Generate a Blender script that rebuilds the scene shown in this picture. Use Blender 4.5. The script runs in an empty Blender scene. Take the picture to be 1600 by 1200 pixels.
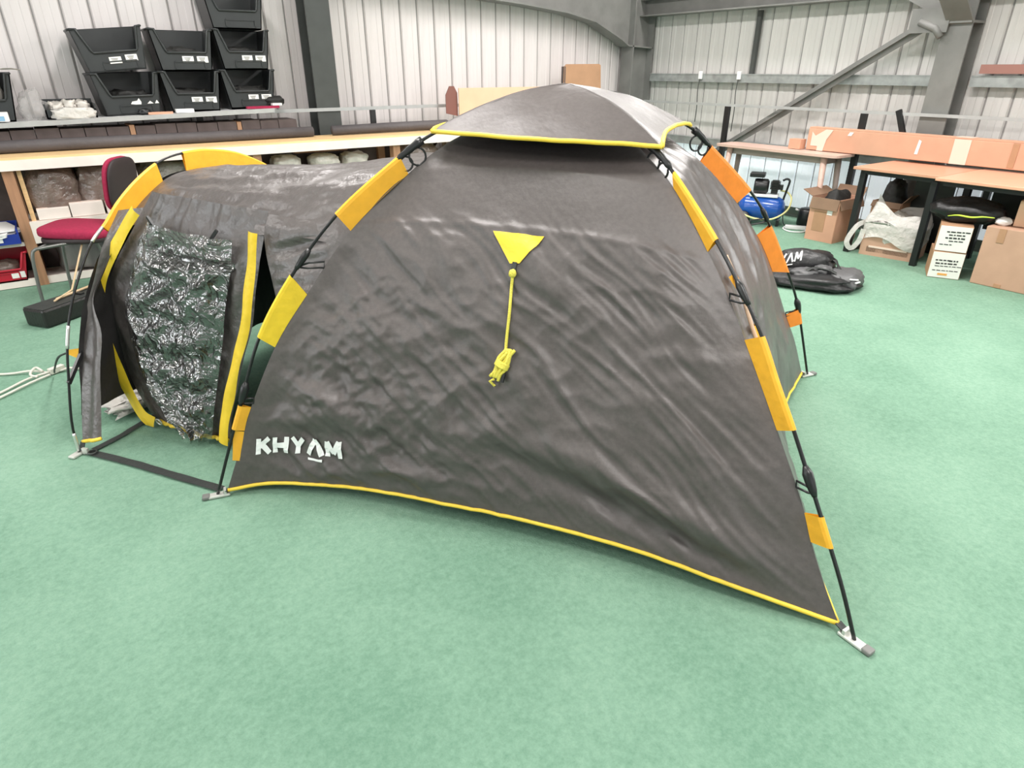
import bpy, bmesh, math, random
from mathutils import Vector, Matrix, noise, Euler

# ------------------------------------------------------------------ camera, world, light, exposure
scene = bpy.context.scene
COL = scene.collection
YAW = math.radians(55.0)
PITCH = math.atan(0.492)
cam_d = bpy.data.cameras.new('camera')
cam_d.sensor_fit = 'HORIZONTAL'
cam_d.sensor_width = 36.0
cam_d.lens = 36.0 * 1000.0 / 1600.0
cam_d.clip_start = 0.05
cam_d.clip_end = 60.0
cam = bpy.data.objects.new('camera', cam_d)
COL.objects.link(cam)
cam.location = (0, 0, 1.6)
cam.rotation_euler = (math.pi / 2 - PITCH, 0, YAW - math.pi / 2)
scene.camera = cam

world = bpy.data.worlds.new('world')
scene.world = world
world.use_nodes = True
bgn = world.node_tree.nodes['Background']
bgn.inputs['Color'].default_value = (0.80, 0.90, 1.0, 1)
bgn.inputs['Strength'].default_value = 0.6

scene.view_settings.view_transform = 'Standard'
scene.view_settings.look = 'None'
scene.view_settings.gamma = 1.0
scene.view_settings.use_curve_mapping = False
scene.view_settings.exposure = 0.0


def area_light(name, loc, rot, sx, sy, power, color):
    d = bpy.data.lights.new(name, 'AREA')
    d.shape = 'RECTANGLE'
    d.size = sx
    d.size_y = sy
    d.energy = power
    d.color = color
    o = bpy.data.objects.new(name, d)
    COL.objects.link(o)
    o.location = loc
    o.rotation_euler = rot
    return o


CEIL = 3.5
X_LEFT = -4.06
LAMPS = [(1.2, -0.6), (4.6, -0.6), (1.2, 2.6), (4.6, 2.6), (1.2, 5.2), (4.6, 5.2), (-1.8, 1.0), (-1.8, 4.4), (6.6, 3.2), (6.6, 5.6)]  # the pair by the right eave is added, for sheen on the tent's side
LAMP_W = [84, 104, 96, 100, 54, 84, 54, 52, 34, 36]
for (lx, ly), lw in zip(LAMPS, LAMP_W):
    area_light('ceiling_lamp', (lx, ly, CEIL - 0.14), (0, 0, 0), 0.30, 1.6, lw, (1.0, 0.955, 0.93))
# daylight coming in through the two windows
area_light('window_daylight_and_fill', (7.20, -1.5, 1.75), (0, math.radians(90), 0), 1.6, 4.2, 130, (1.0, 0.975, 0.945))
area_light('window_daylight_and_fill', (0.2, -3.72, 1.75), (math.radians(90), 0, 0), 4.6, 1.6, 34, (0.93, 0.97, 1.0))


area_light('window_daylight_and_fill', (X_LEFT, 3.4, 1.75), (0, math.radians(-90), 0), 1.6, 3.8, 90, (0.95, 0.98, 1.0))  # added lamp at the left wall, put in for glints on the porch film


# ------------------------------------------------------------------ materials
def mat(name, color, rough=0.6, metal=0.0, spec=0.5, var=0.0, vscale=8.0, bump=0.0, bscale=40.0,
        stretch=(1, 1, 1), color2=None, detail=4.0, trans=0.0, coat=0.0, alpha=None, bdist=0.02, sheen=0.0):
    m = bpy.data.materials.new(name)
    m.use_nodes = True
    nt = m.node_tree
    b = nt.nodes['Principled BSDF']
    b.inputs['Base Color'].default_value = (*color, 1)
    b.inputs['Roughness'].default_value = rough
    b.inputs['Metallic'].default_value = metal
    b.inputs['Specular IOR Level'].default_value = spec
    b.inputs['Transmission Weight'].default_value = trans
    b.inputs['Coat Weight'].default_value = coat
    b.inputs['Sheen Weight'].default_value = sheen
    if alpha is not None:
        b.inputs['Alpha'].default_value = alpha
    tc = nt.nodes.new('ShaderNodeTexCoord')
    mp = nt.nodes.new('ShaderNodeMapping')
    mp.inputs['Scale'].default_value = stretch
    nt.links.new(tc.outputs['Object'], mp.inputs['Vector'])
    if var > 0 or color2:
        n = nt.nodes.new('ShaderNodeTexNoise')
        n.inputs['Scale'].default_value = vscale
        n.inputs['Detail'].default_value = detail
        nt.links.new(mp.outputs['Vector'], n.inputs['Vector'])
        r = nt.nodes.new('ShaderNodeValToRGB')
        c2 = color2 if color2 else tuple(min(1, c * (1 + var)) for c in color)
        c1 = color if color2 else tuple(c * (1 - var) for c in color)
        r.color_ramp.elements[0].color = (*c1, 1)
        r.color_ramp.elements[1].color = (*c2, 1)
        r.color_ramp.elements[0].position = 0.32
        r.color_ramp.elements[1].position = 0.68
        nt.links.new(n.outputs['Fac'], r.inputs['Fac'])
        nt.links.new(r.outputs['Color'], b.inputs['Base Color'])
    if bump > 0:
        n2 = nt.nodes.new('ShaderNodeTexNoise')
        n2.inputs['Scale'].default_value = bscale
        n2.inputs['Detail'].default_value = 5
        nt.links.new(mp.outputs['Vector'], n2.inputs['Vector'])
        bp = nt.nodes.new('ShaderNodeBump')
        bp.inputs['Strength'].default_value = bump
        bp.inputs['Distance'].default_value = bdist
        nt.links.new(n2.outputs['Fac'], bp.inputs['Height'])
        nt.links.new(bp.outputs['Normal'], b.inputs['Normal'])
    return m


M = {}
M['liner'] = mat('white_liner_sheet', (0.69, 0.645, 0.64), 0.42, var=0.05, vscale=3, stretch=(6, 6, 0.4), spec=0.4)
M['liner_joint'] = mat('grey_liner_joint', (0.26, 0.25, 0.245), 0.6)
M['liner_right'] = mat('cream_liner_sheet', (0.575, 0.56, 0.54), 0.45, var=0.06, vscale=3, stretch=(6, 6, 0.5), spec=0.4)
M['steel'] = mat('grey_painted_steel', (0.175, 0.175, 0.166), 0.5, var=0.12, vscale=5, bump=0.05)
M['steel_dark'] = mat('dark_painted_steel', (0.055, 0.06, 0.057), 0.5, var=0.15, vscale=5)
M['galv'] = mat('galvanised_steel', (0.33, 0.35, 0.345), 0.42, metal=0.35, var=0.18, vscale=12)
M['rail'] = mat('pale_grey_rail_paint', (0.42, 0.43, 0.43), 0.4, metal=0.2, var=0.08)
M['black_paint'] = mat('black_paint', (0.012, 0.012, 0.013), 0.4)
M['skirt'] = mat('green_grey_skirting', (0.15, 0.18, 0.155), 0.6, var=0.1)
M['ceiling'] = mat('ceiling_sheet', (0.42, 0.42, 0.41), 0.7, var=0.05)
M['white_plastic'] = mat('white_plastic', (0.8, 0.8, 0.8), 0.35)

# carpet: short worn needle-felt
def carpet():
    m = mat('green_carpet', (0.1, 0.3, 0.2), 0.95, spec=0.15)
    nt = m.node_tree
    b = nt.nodes['Principled BSDF']
    tc = nt.nodes.new('ShaderNodeTexCoord')
    def nz(scale, detail, rough=0.55):
        n = nt.nodes.new('ShaderNodeTexNoise')
        n.inputs['Scale'].default_value = scale
        n.inputs['Detail'].default_value = detail
        n.inputs['Roughness'].default_value = rough
        nt.links.new(tc.outputs['Object'], n.inputs['Vector'])
        return n
    a, c, d = nz(1.1, 4), nz(46, 7, 0.75), nz(190, 3)
    add = nt.nodes.new('ShaderNodeMix'); add.data_type = 'FLOAT'; add.inputs['Factor'].default_value = 0.5
    nt.links.new(a.outputs['Fac'], add.inputs['A']); nt.links.new(c.outputs['Fac'], add.inputs['B'])
    r = nt.nodes.new('ShaderNodeValToRGB')
    r.color_ramp.elements[0].position = 0.36; r.color_ramp.elements[0].color = (0.150, 0.285, 0.200, 1)
    r.color_ramp.elements[1].position = 0.64; r.color_ramp.elements[1].color = (0.270, 0.435, 0.325, 1)
    nt.links.new(add.outputs['Result'], r.inputs['Fac'])
    nt.links.new(r.outputs['Color'], b.inputs['Base Color'])
    b1 = nt.nodes.new('ShaderNodeBump'); b1.inputs['Strength'].default_value = 0.65; b1.inputs['Distance'].default_value = 0.012
    nt.links.new(c.outputs['Fac'], b1.inputs['Height'])
    b2 = nt.nodes.new('ShaderNodeBump'); b2.inputs['Strength'].default_value = 0.6; b2.inputs['Distance'].default_value = 0.004
    nt.links.new(d.outputs['Fac'], b2.inputs['Height']); nt.links.new(b1.outputs['Normal'], b2.inputs['Normal'])
    nt.links.new(b2.outputs['Normal'], b.inputs['Normal'])
    return m
M['carpet'] = carpet()

M['fabric'] = mat('charcoal_tent_nylon', (0.086, 0.073, 0.070), 0.47, spec=0.6, var=0.10, vscale=60, bump=0.22, bscale=26, bdist=0.010)
M['fabric_side'] = mat('charcoal_tent_nylon_creased', (0.086, 0.073, 0.071), 0.38, spec=1.0, var=0.12, vscale=40, bump=0.25, bscale=22, bdist=0.010)
M['fabric_porch'] = mat('grey_porch_nylon', (0.086, 0.074, 0.071), 0.40, spec=0.8, var=0.10, vscale=30, bump=0.5, bscale=24, bdist=0.014)
def add_creases(m, scale, dist, strength, zlo=None, zhi=None, rot=0.0, stretch=(1, 1, 1)):
    nt = m.node_tree
    b = nt.nodes['Principled BSDF']
    tc = nt.nodes.new('ShaderNodeTexCoord')
    mp = nt.nodes.new('ShaderNodeMapping'); mp.inputs['Scale'].default_value = stretch; mp.inputs['Rotation'].default_value = (0, rot, 0)
    nt.links.new(tc.outputs['Object'], mp.inputs['Vector'])
    n = nt.nodes.new('ShaderNodeTexNoise'); n.noise_type = 'RIDGED_MULTIFRACTAL'
    n.inputs['Scale'].default_value = scale; n.inputs['Detail'].default_value = 2.5; n.inputs['Roughness'].default_value = 0.5; n.inputs['Distortion'].default_value = 0.5
    nt.links.new(mp.outputs['Vector'], n.inputs['Vector'])
    h = n.outputs['Fac']
    if zlo is not None:
        sp = nt.nodes.new('ShaderNodeSeparateXYZ'); nt.links.new(tc.outputs['Object'], sp.inputs['Vector'])
        mr = nt.nodes.new('ShaderNodeMapRange'); mr.inputs['From Min'].default_value = zlo; mr.inputs['From Max'].default_value = zhi
        mr.inputs['To Min'].default_value = 1.0; mr.inputs['To Max'].default_value = 0.06
        nt.links.new(sp.outputs['Z'], mr.inputs['Value'])
        mu = nt.nodes.new('ShaderNodeMath'); mu.operation = 'MULTIPLY'
        nt.links.new(h, mu.inputs[0]); nt.links.new(mr.outputs['Result'], mu.inputs[1]); h = mu.outputs['Value']
    bp = nt.nodes.new('ShaderNodeBump'); bp.inputs['Strength'].default_value = strength; bp.inputs['Distance'].default_value = dist
    nt.links.new(h, bp.inputs['Height'])
    old = b.inputs['Normal'].links
    if old:
        nt.links.new(old[0].from_socket, bp.inputs['Normal'])
    nt.links.new(bp.outputs['Normal'], b.inputs['Normal'])
add_creases(M['fabric'], 4.2, 0.016, 0.6, 1.00, 1.08, rot=0.5, stretch=(0.8, 0.8, 1.5))
add_creases(M['fabric_side'], 3.6, 0.026, 0.7, 1.30, 1.36, stretch=(1, 1, 0.8))
add_creases(M['fabric_porch'], 5.0, 0.020, 0.7)
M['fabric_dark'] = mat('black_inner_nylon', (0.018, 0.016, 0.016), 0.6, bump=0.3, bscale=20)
M['yellow'] = mat('yellow_orange_webbing', (0.90, 0.44, 0.028), 0.5, var=0.06, vscale=20, bump=0.12, bscale=30)
M['orange'] = mat('orange_webbing', (0.90, 0.26, 0.022), 0.5, var=0.06, vscale=20, bump=0.12, bscale=30)
M['lemon'] = mat('lemon_webbing', (0.88, 0.60, 0.030), 0.5, var=0.06, vscale=20, bump=0.15, bscale=40)
M['piping'] = mat('yellow_piping', (0.90, 0.62, 0.060), 0.5, var=0.05, vscale=30)
M['cord'] = mat('yellow_cord', (0.80, 0.70, 0.10), 0.7, bump=0.5, bscale=200)
M['black_plastic'] = mat('black_plastic', (0.012, 0.012, 0.013), 0.35)
M['pole'] = mat('black_fibreglass', (0.010, 0.010, 0.011), 0.28)
M['alu'] = mat('bare_aluminium', (0.75, 0.74, 0.72), 0.3, metal=0.8)
M['zinc'] = mat('zinc_foot', (0.62, 0.62, 0.58), 0.4, metal=0.4)
M['print'] = mat('white_print', (0.85, 0.85, 0.84), 0.6)
M['strap'] = mat('black_webbing', (0.030, 0.034, 0.032), 0.6, bump=0.2, bscale=60)
M['film_print'] = M['print']

def film():
    m = bpy.data.materials.new('clear_pvc_film')
    m.use_nodes = True
    nt = m.node_tree
    nt.nodes.remove(nt.nodes['Principled BSDF'])
    out = nt.nodes['Material Output']
    tr = nt.nodes.new('ShaderNodeBsdfTransparent'); tr.inputs['Color'].default_value = (0.80, 0.80, 0.80, 1)
    gl = nt.nodes.new('ShaderNodeBsdfGlossy'); gl.inputs['Roughness'].default_value = 0.2
    fr = nt.nodes.new('ShaderNodeFresnel'); fr.inputs['IOR'].default_value = 2.6
    mx = nt.nodes.new('ShaderNodeMixShader')
    tc = nt.nodes.new('ShaderNodeTexCoord')
    v = nt.nodes.new('ShaderNodeTexNoise'); v.inputs['Scale'].default_value = 16; v.inputs['Detail'].default_value = 2; v.inputs['Distortion'].default_value = 1.5
    nt.links.new(tc.outputs['Object'], v.inputs['Vector'])
    bp = nt.nodes.new('ShaderNodeBump'); bp.inputs['Strength'].default_value = 0.8; bp.inputs['Distance'].default_value = 0.03
    nt.links.new(v.outputs['Fac'], bp.inputs['Height'])
    nt.links.new(bp.outputs['Normal'], gl.inputs['Normal']); nt.links.new(bp.outputs['Normal'], fr.inputs['Normal'])
    mr = nt.nodes.new('ShaderNodeMapRange'); mr.inputs['To Min'].default_value = 0.06; mr.inputs['To Max'].default_value = 1.0
    nt.links.new(fr.outputs['Fac'], mr.inputs['Value'])
    nt.links.new(mr.outputs['Result'], mx.inputs['Fac'])
    nt.links.new(tr.outputs['BSDF'], mx.inputs[1]); nt.links.new(gl.outputs['BSDF'], mx.inputs[2])
    nt.links.new(mx.outputs['Shader'], out.inputs['Surface'])
    return m
M['film'] = film()

def thin_plastic(name, color, tfac, rough=0.3):
    m = bpy.data.materials.new(name)
    m.use_nodes = True
    nt = m.node_tree
    b = nt.nodes['Principled BSDF']
    b.inputs['Base Color'].default_value = (*color, 1); b.inputs['Roughness'].default_value = rough
    out = nt.nodes['Material Output']
    tr = nt.nodes.new('ShaderNodeBsdfTransparent')
    mx = nt.nodes.new('ShaderNodeMixShader'); mx.inputs['Fac'].default_value = tfac
    tc = nt.nodes.new('ShaderNodeTexCoord')
    v = nt.nodes.new('ShaderNodeTexNoise'); v.inputs['Scale'].default_value = 18; v.inputs['Detail'].default_value = 4
    nt.links.new(tc.outputs['Object'], v.inputs['Vector'])
    bp = nt.nodes.new('ShaderNodeBump'); bp.inputs['Strength'].default_value = 0.7; bp.inputs['Distance'].default_value = 0.03
    nt.links.new(v.outputs['Fac'], bp.inputs['Height']); nt.links.new(bp.outputs['Normal'], b.inputs['Normal'])
    nt.links.new(b.outputs['BSDF'], mx.inputs[1]); nt.links.new(tr.outputs['BSDF'], mx.inputs[2])
    nt.links.new(mx.outputs['Shader'], out.inputs['Surface'])
    return m
M['carrier'] = thin_plastic('translucent_white_polythene', (0.75, 0.72, 0.68), 0.22)
M['polybag'] = thin_plastic('clear_grey_polythene', (0.60, 0.58, 0.57), 0.68, 0.15)

M['timber'] = mat('yellow_pine', (0.78, 0.53, 0.27), 0.6, var=0.12, vscale=3, stretch=(1, 14, 14))
M['timber_white'] = mat('white_faced_board', (0.83, 0.74, 0.68), 0.55, var=0.04)
M['timber_brown'] = mat('reddish_timber', (0.38, 0.20, 0.11), 0.65, var=0.15, vscale=4, stretch=(10, 10, 1))
M['upright_white'] = mat('white_timber', (0.72, 0.64, 0.58), 0.6, var=0.06)
M['shelf_white'] = mat('white_melamine', (0.74, 0.74, 0.74), 0.4, var=0.03)
M['carton'] = mat('brown_cardboard', (0.45, 0.26, 0.155), 0.8, var=0.07, vscale=6, spec=0.2)
M['carton_pink'] = mat('pinkish_cardboard', (0.53, 0.33, 0.235), 0.8, var=0.06, vscale=6, spec=0.2)
M['carton_orange'] = mat('orange_cardboard', (0.62, 0.345, 0.235), 0.75, var=0.05, vscale=5, spec=0.2)
M['carton_light'] = mat('pale_cardboard', (0.76, 0.49, 0.335), 0.75, var=0.05, vscale=5, spec=0.2)
M['carton_dark'] = mat('grey_brown_cardboard', (0.115, 0.090, 0.085), 0.8, var=0.15, vscale=9, spec=0.2)
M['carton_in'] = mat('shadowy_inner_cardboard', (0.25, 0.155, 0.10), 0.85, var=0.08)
M['tape'] = mat('parcel_tape', (0.78, 0.62, 0.52), 0.3)
M['label'] = mat('paper_label', (0.82, 0.80, 0.76), 0.6)
M['ink'] = mat('dark_ink', (0.03, 0.03, 0.03), 0.7)
M['ink_orange'] = mat('orange_ink', (0.75, 0.35, 0.08), 0.7)
M['bin'] = mat('dark_grey_polypropylene', (0.022, 0.025, 0.026), 0.42, var=0.1, vscale=10)
M['bundle'] = mat('dark_fabric_bundle', (0.012, 0.012, 0.011), 0.65, bump=0.4, bscale=20)
M['roll'] = mat('grey_roll_cloth', (0.085, 0.075, 0.078), 0.6, var=0.1, bump=0.2)
M['wrap'] = mat('brown_grey_poly_wrap', (0.17, 0.125, 0.105), 0.22, var=0.3, vscale=9, bump=0.8, bscale=9, spec=0.8, bdist=0.05)
M['wrap_white'] = mat('white_poly_wrap', (0.62, 0.58, 0.53), 0.3, var=0.15, vscale=14, bump=0.6, bscale=12, bdist=0.04)
M['wrap_green'] = mat('grey_green_poly_wrap', (0.16, 0.15, 0.12), 0.25, var=0.35, vscale=10, bump=0.7, bscale=10, bdist=0.04)
M['maroon'] = mat('maroon_upholstery', (0.33, 0.012, 0.055), 0.85, var=0.12, vscale=50, bump=0.2, bscale=120)
M['maroon_dark'] = mat('black_chair_shell', (0.03, 0.018, 0.02), 0.55)
M['chair_metal'] = mat('grey_chair_tube', (0.18, 0.185, 0.175), 0.35, metal=0.5)
M['red_plastic'] = mat('red_polypropylene', (0.42, 0.012, 0.03), 0.35)
M['blue_plastic'] = mat('blue_polypropylene', (0.012, 0.035, 0.28), 0.35)
M['tank_blue'] = mat('blue_tank_paint', (0.008, 0.075, 0.36), 0.25, coat=0.4)
M['hose'] = mat('yellow_hose', (0.70, 0.66, 0.30), 0.5)
M['pale_wood'] = mat('pale_pinkish_wood', (0.62, 0.43, 0.36), 0.4, var=0.07, vscale=3, stretch=(8, 1, 8))
M['grey_wood'] = mat('greyed_wood', (0.34, 0.28, 0.25), 0.5, var=0.07, vscale=3)
M['desk_top'] = mat('beech_laminate', (0.60, 0.305, 0.195), 0.4, var=0.06, vscale=3, stretch=(8, 1, 8))
M['desk_top_light'] = mat('light_beech_laminate', (0.68, 0.36, 0.235), 0.4, var=0.05, vscale=3, stretch=(8, 1, 8))
M['black_case'] = mat('black_vinyl', (0.016, 0.014, 0.014), 0.35, bump=0.15, bscale=60)
M['bag'] = mat('black_nylon_bag', (0.013, 0.013, 0.014), 0.38, bump=0.4, bscale=12, bdist=0.03)
M['bag_grey'] = mat('grey_nylon_bag', (0.095, 0.095, 0.098), 0.45, bump=0.3, bscale=14, bdist=0.02)
M['neon'] = mat('neon_stripe', (0.62, 0.85, 0.08), 0.5)
M['rope_white'] = mat('white_cord', (0.70, 0.68, 0.60), 0.7, bump=0.4, bscale=150)
M['stick'] = mat('pale_wooden_stick', (0.62, 0.46, 0.28), 0.6, var=0.1)
M['dark_panel'] = mat('dark_green_grey_panel', (0.028, 0.033, 0.03), 0.5, var=0.1)
M['white_paper'] = mat('white_paper', (0.78, 0.77, 0.76), 0.6)
M['blue_print'] = mat('blue_print', (0.22, 0.42, 0.62), 0.5)
M['grey_bag'] = mat('grey_striped_wrap', (0.22, 0.21, 0.20), 0.35, color2=(0.05, 0.05, 0.05), vscale=9, stretch=(1, 1, 0.15), var=0.2)


# ------------------------------------------------------------------ mesh helpers
def empty(name, loc, label, cat, group=None):
    o = bpy.data.objects.new(name, None)
    COL.objects.link(o)
    o.empty_display_size = 0.1
    o.location = loc
    o['label'] = label
    o['category'] = cat
    if group:
        o['group'] = group
    return o


def world_loc(o):
    v = Vector((0, 0, 0))
    while o is not None:
        v += Vector(o.location)
        o = o.parent
    return v


class MB:
    """collects geometry in world coordinates"""
    def __init__(self):
        self.v = []
        self.f = []
        self.smooth = []

    def add(self, vs, fs, smooth=False):
        n = len(self.v)
        self.v += [Vector(p) for p in vs]
        self.f += [tuple(n + i for i in f) for f in fs]
        self.smooth += [smooth] * len(fs)

    def box(self, c, s, rz=0.0, R=None, b=0.0):
        hx, hy, hz = s[0] / 2, s[1] / 2, s[2] / 2
        Rm = R if R is not None else Matrix.Rotation(rz, 3, 'Z')
        c = Vector(c)
        if b <= 0:
            P = [Rm @ Vector((sx * hx, sy * hy, sz * hz)) + c for sz in (-1, 1) for sx, sy in ((-1, -1), (1, -1), (1, 1), (-1, 1))]
            self.add(P, [(3, 2, 1, 0), (4, 5, 6, 7), (0, 1, 5, 4), (1, 2, 6, 5), (2, 3, 7, 6), (3, 0, 4, 7)])
        else:
            bm = bmesh.new()
            bmesh.ops.create_cube(bm, size=1.0)
            bmesh.ops.scale(bm, vec=s, verts=bm.verts)
            bmesh.ops.bevel(bm, geom=bm.edges[:], offset=b, segments=2, profile=0.5, affect='EDGES')
            bm.verts.index_update()
            self.add([Rm @ v.co + c for v in bm.verts], [[v.index for v in f.verts] for f in bm.faces])
            bm.free()
        return self

    def bar(self, p, q, w, h, up=(0, 0, 1)):
        p, q = Vector(p), Vector(q)
        d = (q - p)
        L = d.length
        d.normalize()
        u = Vector(up)
        s = d.cross(u)
        if s.length < 1e-4:
            s = d.cross(Vector((0, 1, 0)))
        s.normalize()
        u = s.cross(d)
        R = Matrix((d, -s, u)).transposed()
        return self.box((p + q) / 2, (L, w, h), R=R)

    def tube(self, pts, r, n=8, caps=True, closed=False):
        pts = [Vector(p) for p in pts]
        m = len(pts)
        rr = r if isinstance(r, (list, tuple)) else [r] * m
        prev = None
        rings = []
        for i, p in enumerate(pts):
            if closed:
                t = pts[(i + 1) % m] - pts[i - 1]
            else:
                t = pts[min(i + 1, m - 1)] - pts[max(i - 1, 0)]
            if t.length < 1e-9:
                t = Vector((0, 0, 1))
            t.normalize()
            if prev is None:
                a = Vector((0, 0, 1)) if abs(t.z) < 0.9 else Vector((1, 0, 0))
                u = t.cross(a).normalized()
            else:
                u = (prev - t * prev.dot(t))
                if u.length < 1e-6:
                    u = t.orthogonal()
                u.normalize()
            prev = u
            w = t.cross(u)
            rings.append([p + (u * math.cos(2 * math.pi * k / n) + w * math.sin(2 * math.pi * k / n)) * rr[i] for k in range(n)])
        V = [x for ring in rings for x in ring]
        Fc = []
        seg = m if closed else m - 1
        for i in range(seg):
            j = (i + 1) % m
            for k in range(n):
                k2 = (k + 1) % n
                Fc.append((i * n + k, i * n + k2, j * n + k2, j * n + k))
        if caps and not closed:
            Fc.append(tuple(reversed(range(n))))
            Fc.append(tuple((m - 1) * n + k for k in range(n)))
        self.add(V, Fc, True)
        return self

    def prism(self, poly, z0, z1, T=None):
        """poly in 2D (x,y) extruded along z; T maps (x,y,z)->Vector"""
        T = T or (lambda x, y, z: Vector((x, y, z)))
        n = len(poly)
        V = [T(x, y, z0) for x, y in poly] + [T(x, y, z1) for x, y in poly]
        Fc = [tuple(reversed(range(n))), tuple(range(n, 2 * n))]
        for i in range(n):
            j = (i + 1) % n
            Fc.append((i, j, n + j, n + i))
        self.add(V, Fc)
        return self

    def lathe(self, prof, T, n=20):
        V = []
        for r, z in prof:
            for k in range(n):
                a = 2 * math.pi * k / n
                V.append(T(r * math.cos(a), r * math.sin(a), z))
        Fc = []
        m = len(prof)
        for i in range(m - 1):
            for k in range(n):
                k2 = (k + 1) % n
                Fc.append((i * n + k, i * n + k2, (i + 1) * n + k2, (i + 1) * n + k))
        Fc.append(tuple(reversed(range(n))))
        Fc.append(tuple((m - 1) * n + k for k in range(n)))
        self.add(V, Fc, True)
        return self

    def grid(self, fn, nu, nv, smooth=True):
        V = [fn(i / nu, j / nv) for j in range(nv + 1) for i in range(nu + 1)]
        Fc = [(j * (nu + 1) + i, j * (nu + 1) + i + 1, (j + 1) * (nu + 1) + i + 1, (j + 1) * (nu + 1) + i) for j in range(nv) for i in range(nu)]
        self.add(V, Fc, smooth)
        return self

    def blob(self, c, s, rz=0.0, amp=0.15, freq=2.0, seed=0, nu=28, nv=16, flat=0.0, power=1.0):
        c = Vector(c)
        Rm = Matrix.Rotation(rz, 3, 'Z')
        V = []
        for j in range(nv + 1):
            th = math.pi * j / nv
            for i in range(nu):
                ph = 2 * math.pi * i / nu
                d = Vector((math.sin(th) * math.cos(ph), math.sin(th) * math.sin(ph), math.cos(th)))
                q = Vector([math.copysign(abs(k) ** power, k) for k in d])
                k = 1 + amp * noise.fractal(d * freq + Vector((seed * 7.3, seed * 1.7, 0)), 0.8, 2.1, 4)
                q = Vector((q.x * s[0], q.y * s[1], q.z * s[2])) * k
                if q.z < -s[2] * (1 - flat):
                    q.z = -s[2] * (1 - flat)
                V.append(Rm @ q + c)
        Fc = []
        for j in range(nv):
            for i in range(nu):
                i2 = (i + 1) % nu
                Fc.append((j * nu + i, (j + 1) * nu + i, (j + 1) * nu + i2, j * nu + i2))
        self.add(V, Fc, True)
        return self

    def build(self, name, m, parent=None, label=None, recalc=True, kind=None):
        base = world_loc(parent) if parent is not None else Vector((0, 0, 0))
        origin = base
        if parent is None:
            xs = [v.x for v in self.v]; ys = [v.y for v in self.v]; zs = [v.z for v in self.v]
            origin = Vector(((min(xs) + max(xs)) / 2, (min(ys) + max(ys)) / 2, min(zs)))
        me = bpy.data.meshes.new(name)
        me.from_pydata([tuple(v - origin) for v in self.v], [], self.f)
        me.polygons.foreach_set('use_smooth', self.smooth)
        if recalc:
            bm = bmesh.new()
            bm.from_mesh(me)
            bmesh.ops.remove_doubles(bm, verts=bm.verts, dist=1e-6)
            bmesh.ops.recalc_face_normals(bm, faces=bm.faces)
            bm.to_mesh(me)
            bm.free()
        me.materials.append(m if not isinstance(m, str) else M[m])
        o = bpy.data.objects.new(name, me)
        COL.objects.link(o)
        if parent is not None:
            o.parent = parent
        else:
            o.location = origin
        if label:
            o['label'] = label
        if kind:
            o['kind'] = kind
        return o


def tag(o, label, cat, group=None):
    o['label'] = label
    o['category'] = cat
    if group:
        o['group'] = group
    return o


def copy_tree(o, parent=None):
    c = o.copy()
    COL.objects.link(c)
    c.parent = parent
    for ch in list(o.children):
        copy_tree(ch, c)
    return c


def curve(pts, n=None):
    """Catmull-Rom through pts, parametrised by arc length; returns f(t)"""
    P = [Vector(p) for p in pts]
    Q = [P[0] * 2 - P[1]] + P + [P[-1] * 2 - P[-2]]
    out = []
    for i in range(1, len(Q) - 2):
        a, b, c, d = Q[i - 1:i + 3]
        for k in range(12):
            t = k / 12
            out.append(0.5 * ((2 * b) + (c - a) * t + (2 * a - 5 * b + 4 * c - d) * t * t + (3 * b - a - 3 * c + d) * t ** 3))
    out.append(P[-1])
    L = [0.0]
    for i in range(1, len(out)):
        L.append(L[-1] + (out[i] - out[i - 1]).length)

    def f(t):
        t = min(1.0, max(0.0, t)) * L[-1]
        lo, hi = 0, len(L) - 1
        while hi - lo > 1:
            m = (lo + hi) // 2
            if L[m] <= t:
                lo = m
            else:
                hi = m
        s = (t - L[lo]) / max(1e-9, L[hi] - L[lo])
        return out[lo].lerp(out[hi], s)
    f.length = L[-1]
    return f


def coons(cl, cr, cb, ct):
    p00, p10, p01, p11 = cl(0), cr(0), cl(1), cr(1)

    def P(s, t):
        return (cl(t) * (1 - s) + cr(t) * s + cb(s) * (1 - t) + ct(s) * t
                - (p00 * (1 - s) * (1 - t) + p10 * s * (1 - t) + p01 * (1 - s) * t + p11 * s * t))
    return P


def normal_of(P, s, t, e=0.01):
    a = P(min(1, s + e), t) - P(max(0, s - e), t)
    b = P(s, min(1, t + e)) - P(s, max(0, t - e))
    n = a.cross(b)
    if n.length < 1e-9:
        return Vector((0, 0, 1))
    return n.normalized()


def nz(x, y, z=0.0):
    return noise.noise(Vector((x, y, z)))


LETTERS = {
    'K': (0.80, [((0, 0), (0, 1)), ((0.05, 0.45), (0.72, 1)), ((0.25, 0.58), (0.78, 0))]),
    'H': (0.85, [((0, 0), (0, 1)), ((0.8, 0), (0.8, 1)), ((0, 0.5), (0.8, 0.5))]),
    'Y': (0.85, [((0, 1), (0.43, 0.48)), ((0.86, 1), (0.43, 0.48)), ((0.43, 0.52), (0.43, 0))]),
    'A': (1.0, [((0, 0), (0.5, 1)), ((1.0, 0), (0.5, 1)), ((-0.05, -0.28), (1.05, -0.28))]),
    'M': (1.0, [((0, 0), (0.1, 1)), ((0.1, 1), (0.5, 0.25)), ((0.5, 0.25), (0.9, 1)), ((0.9, 1), (1.0, 0))]),
}


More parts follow.
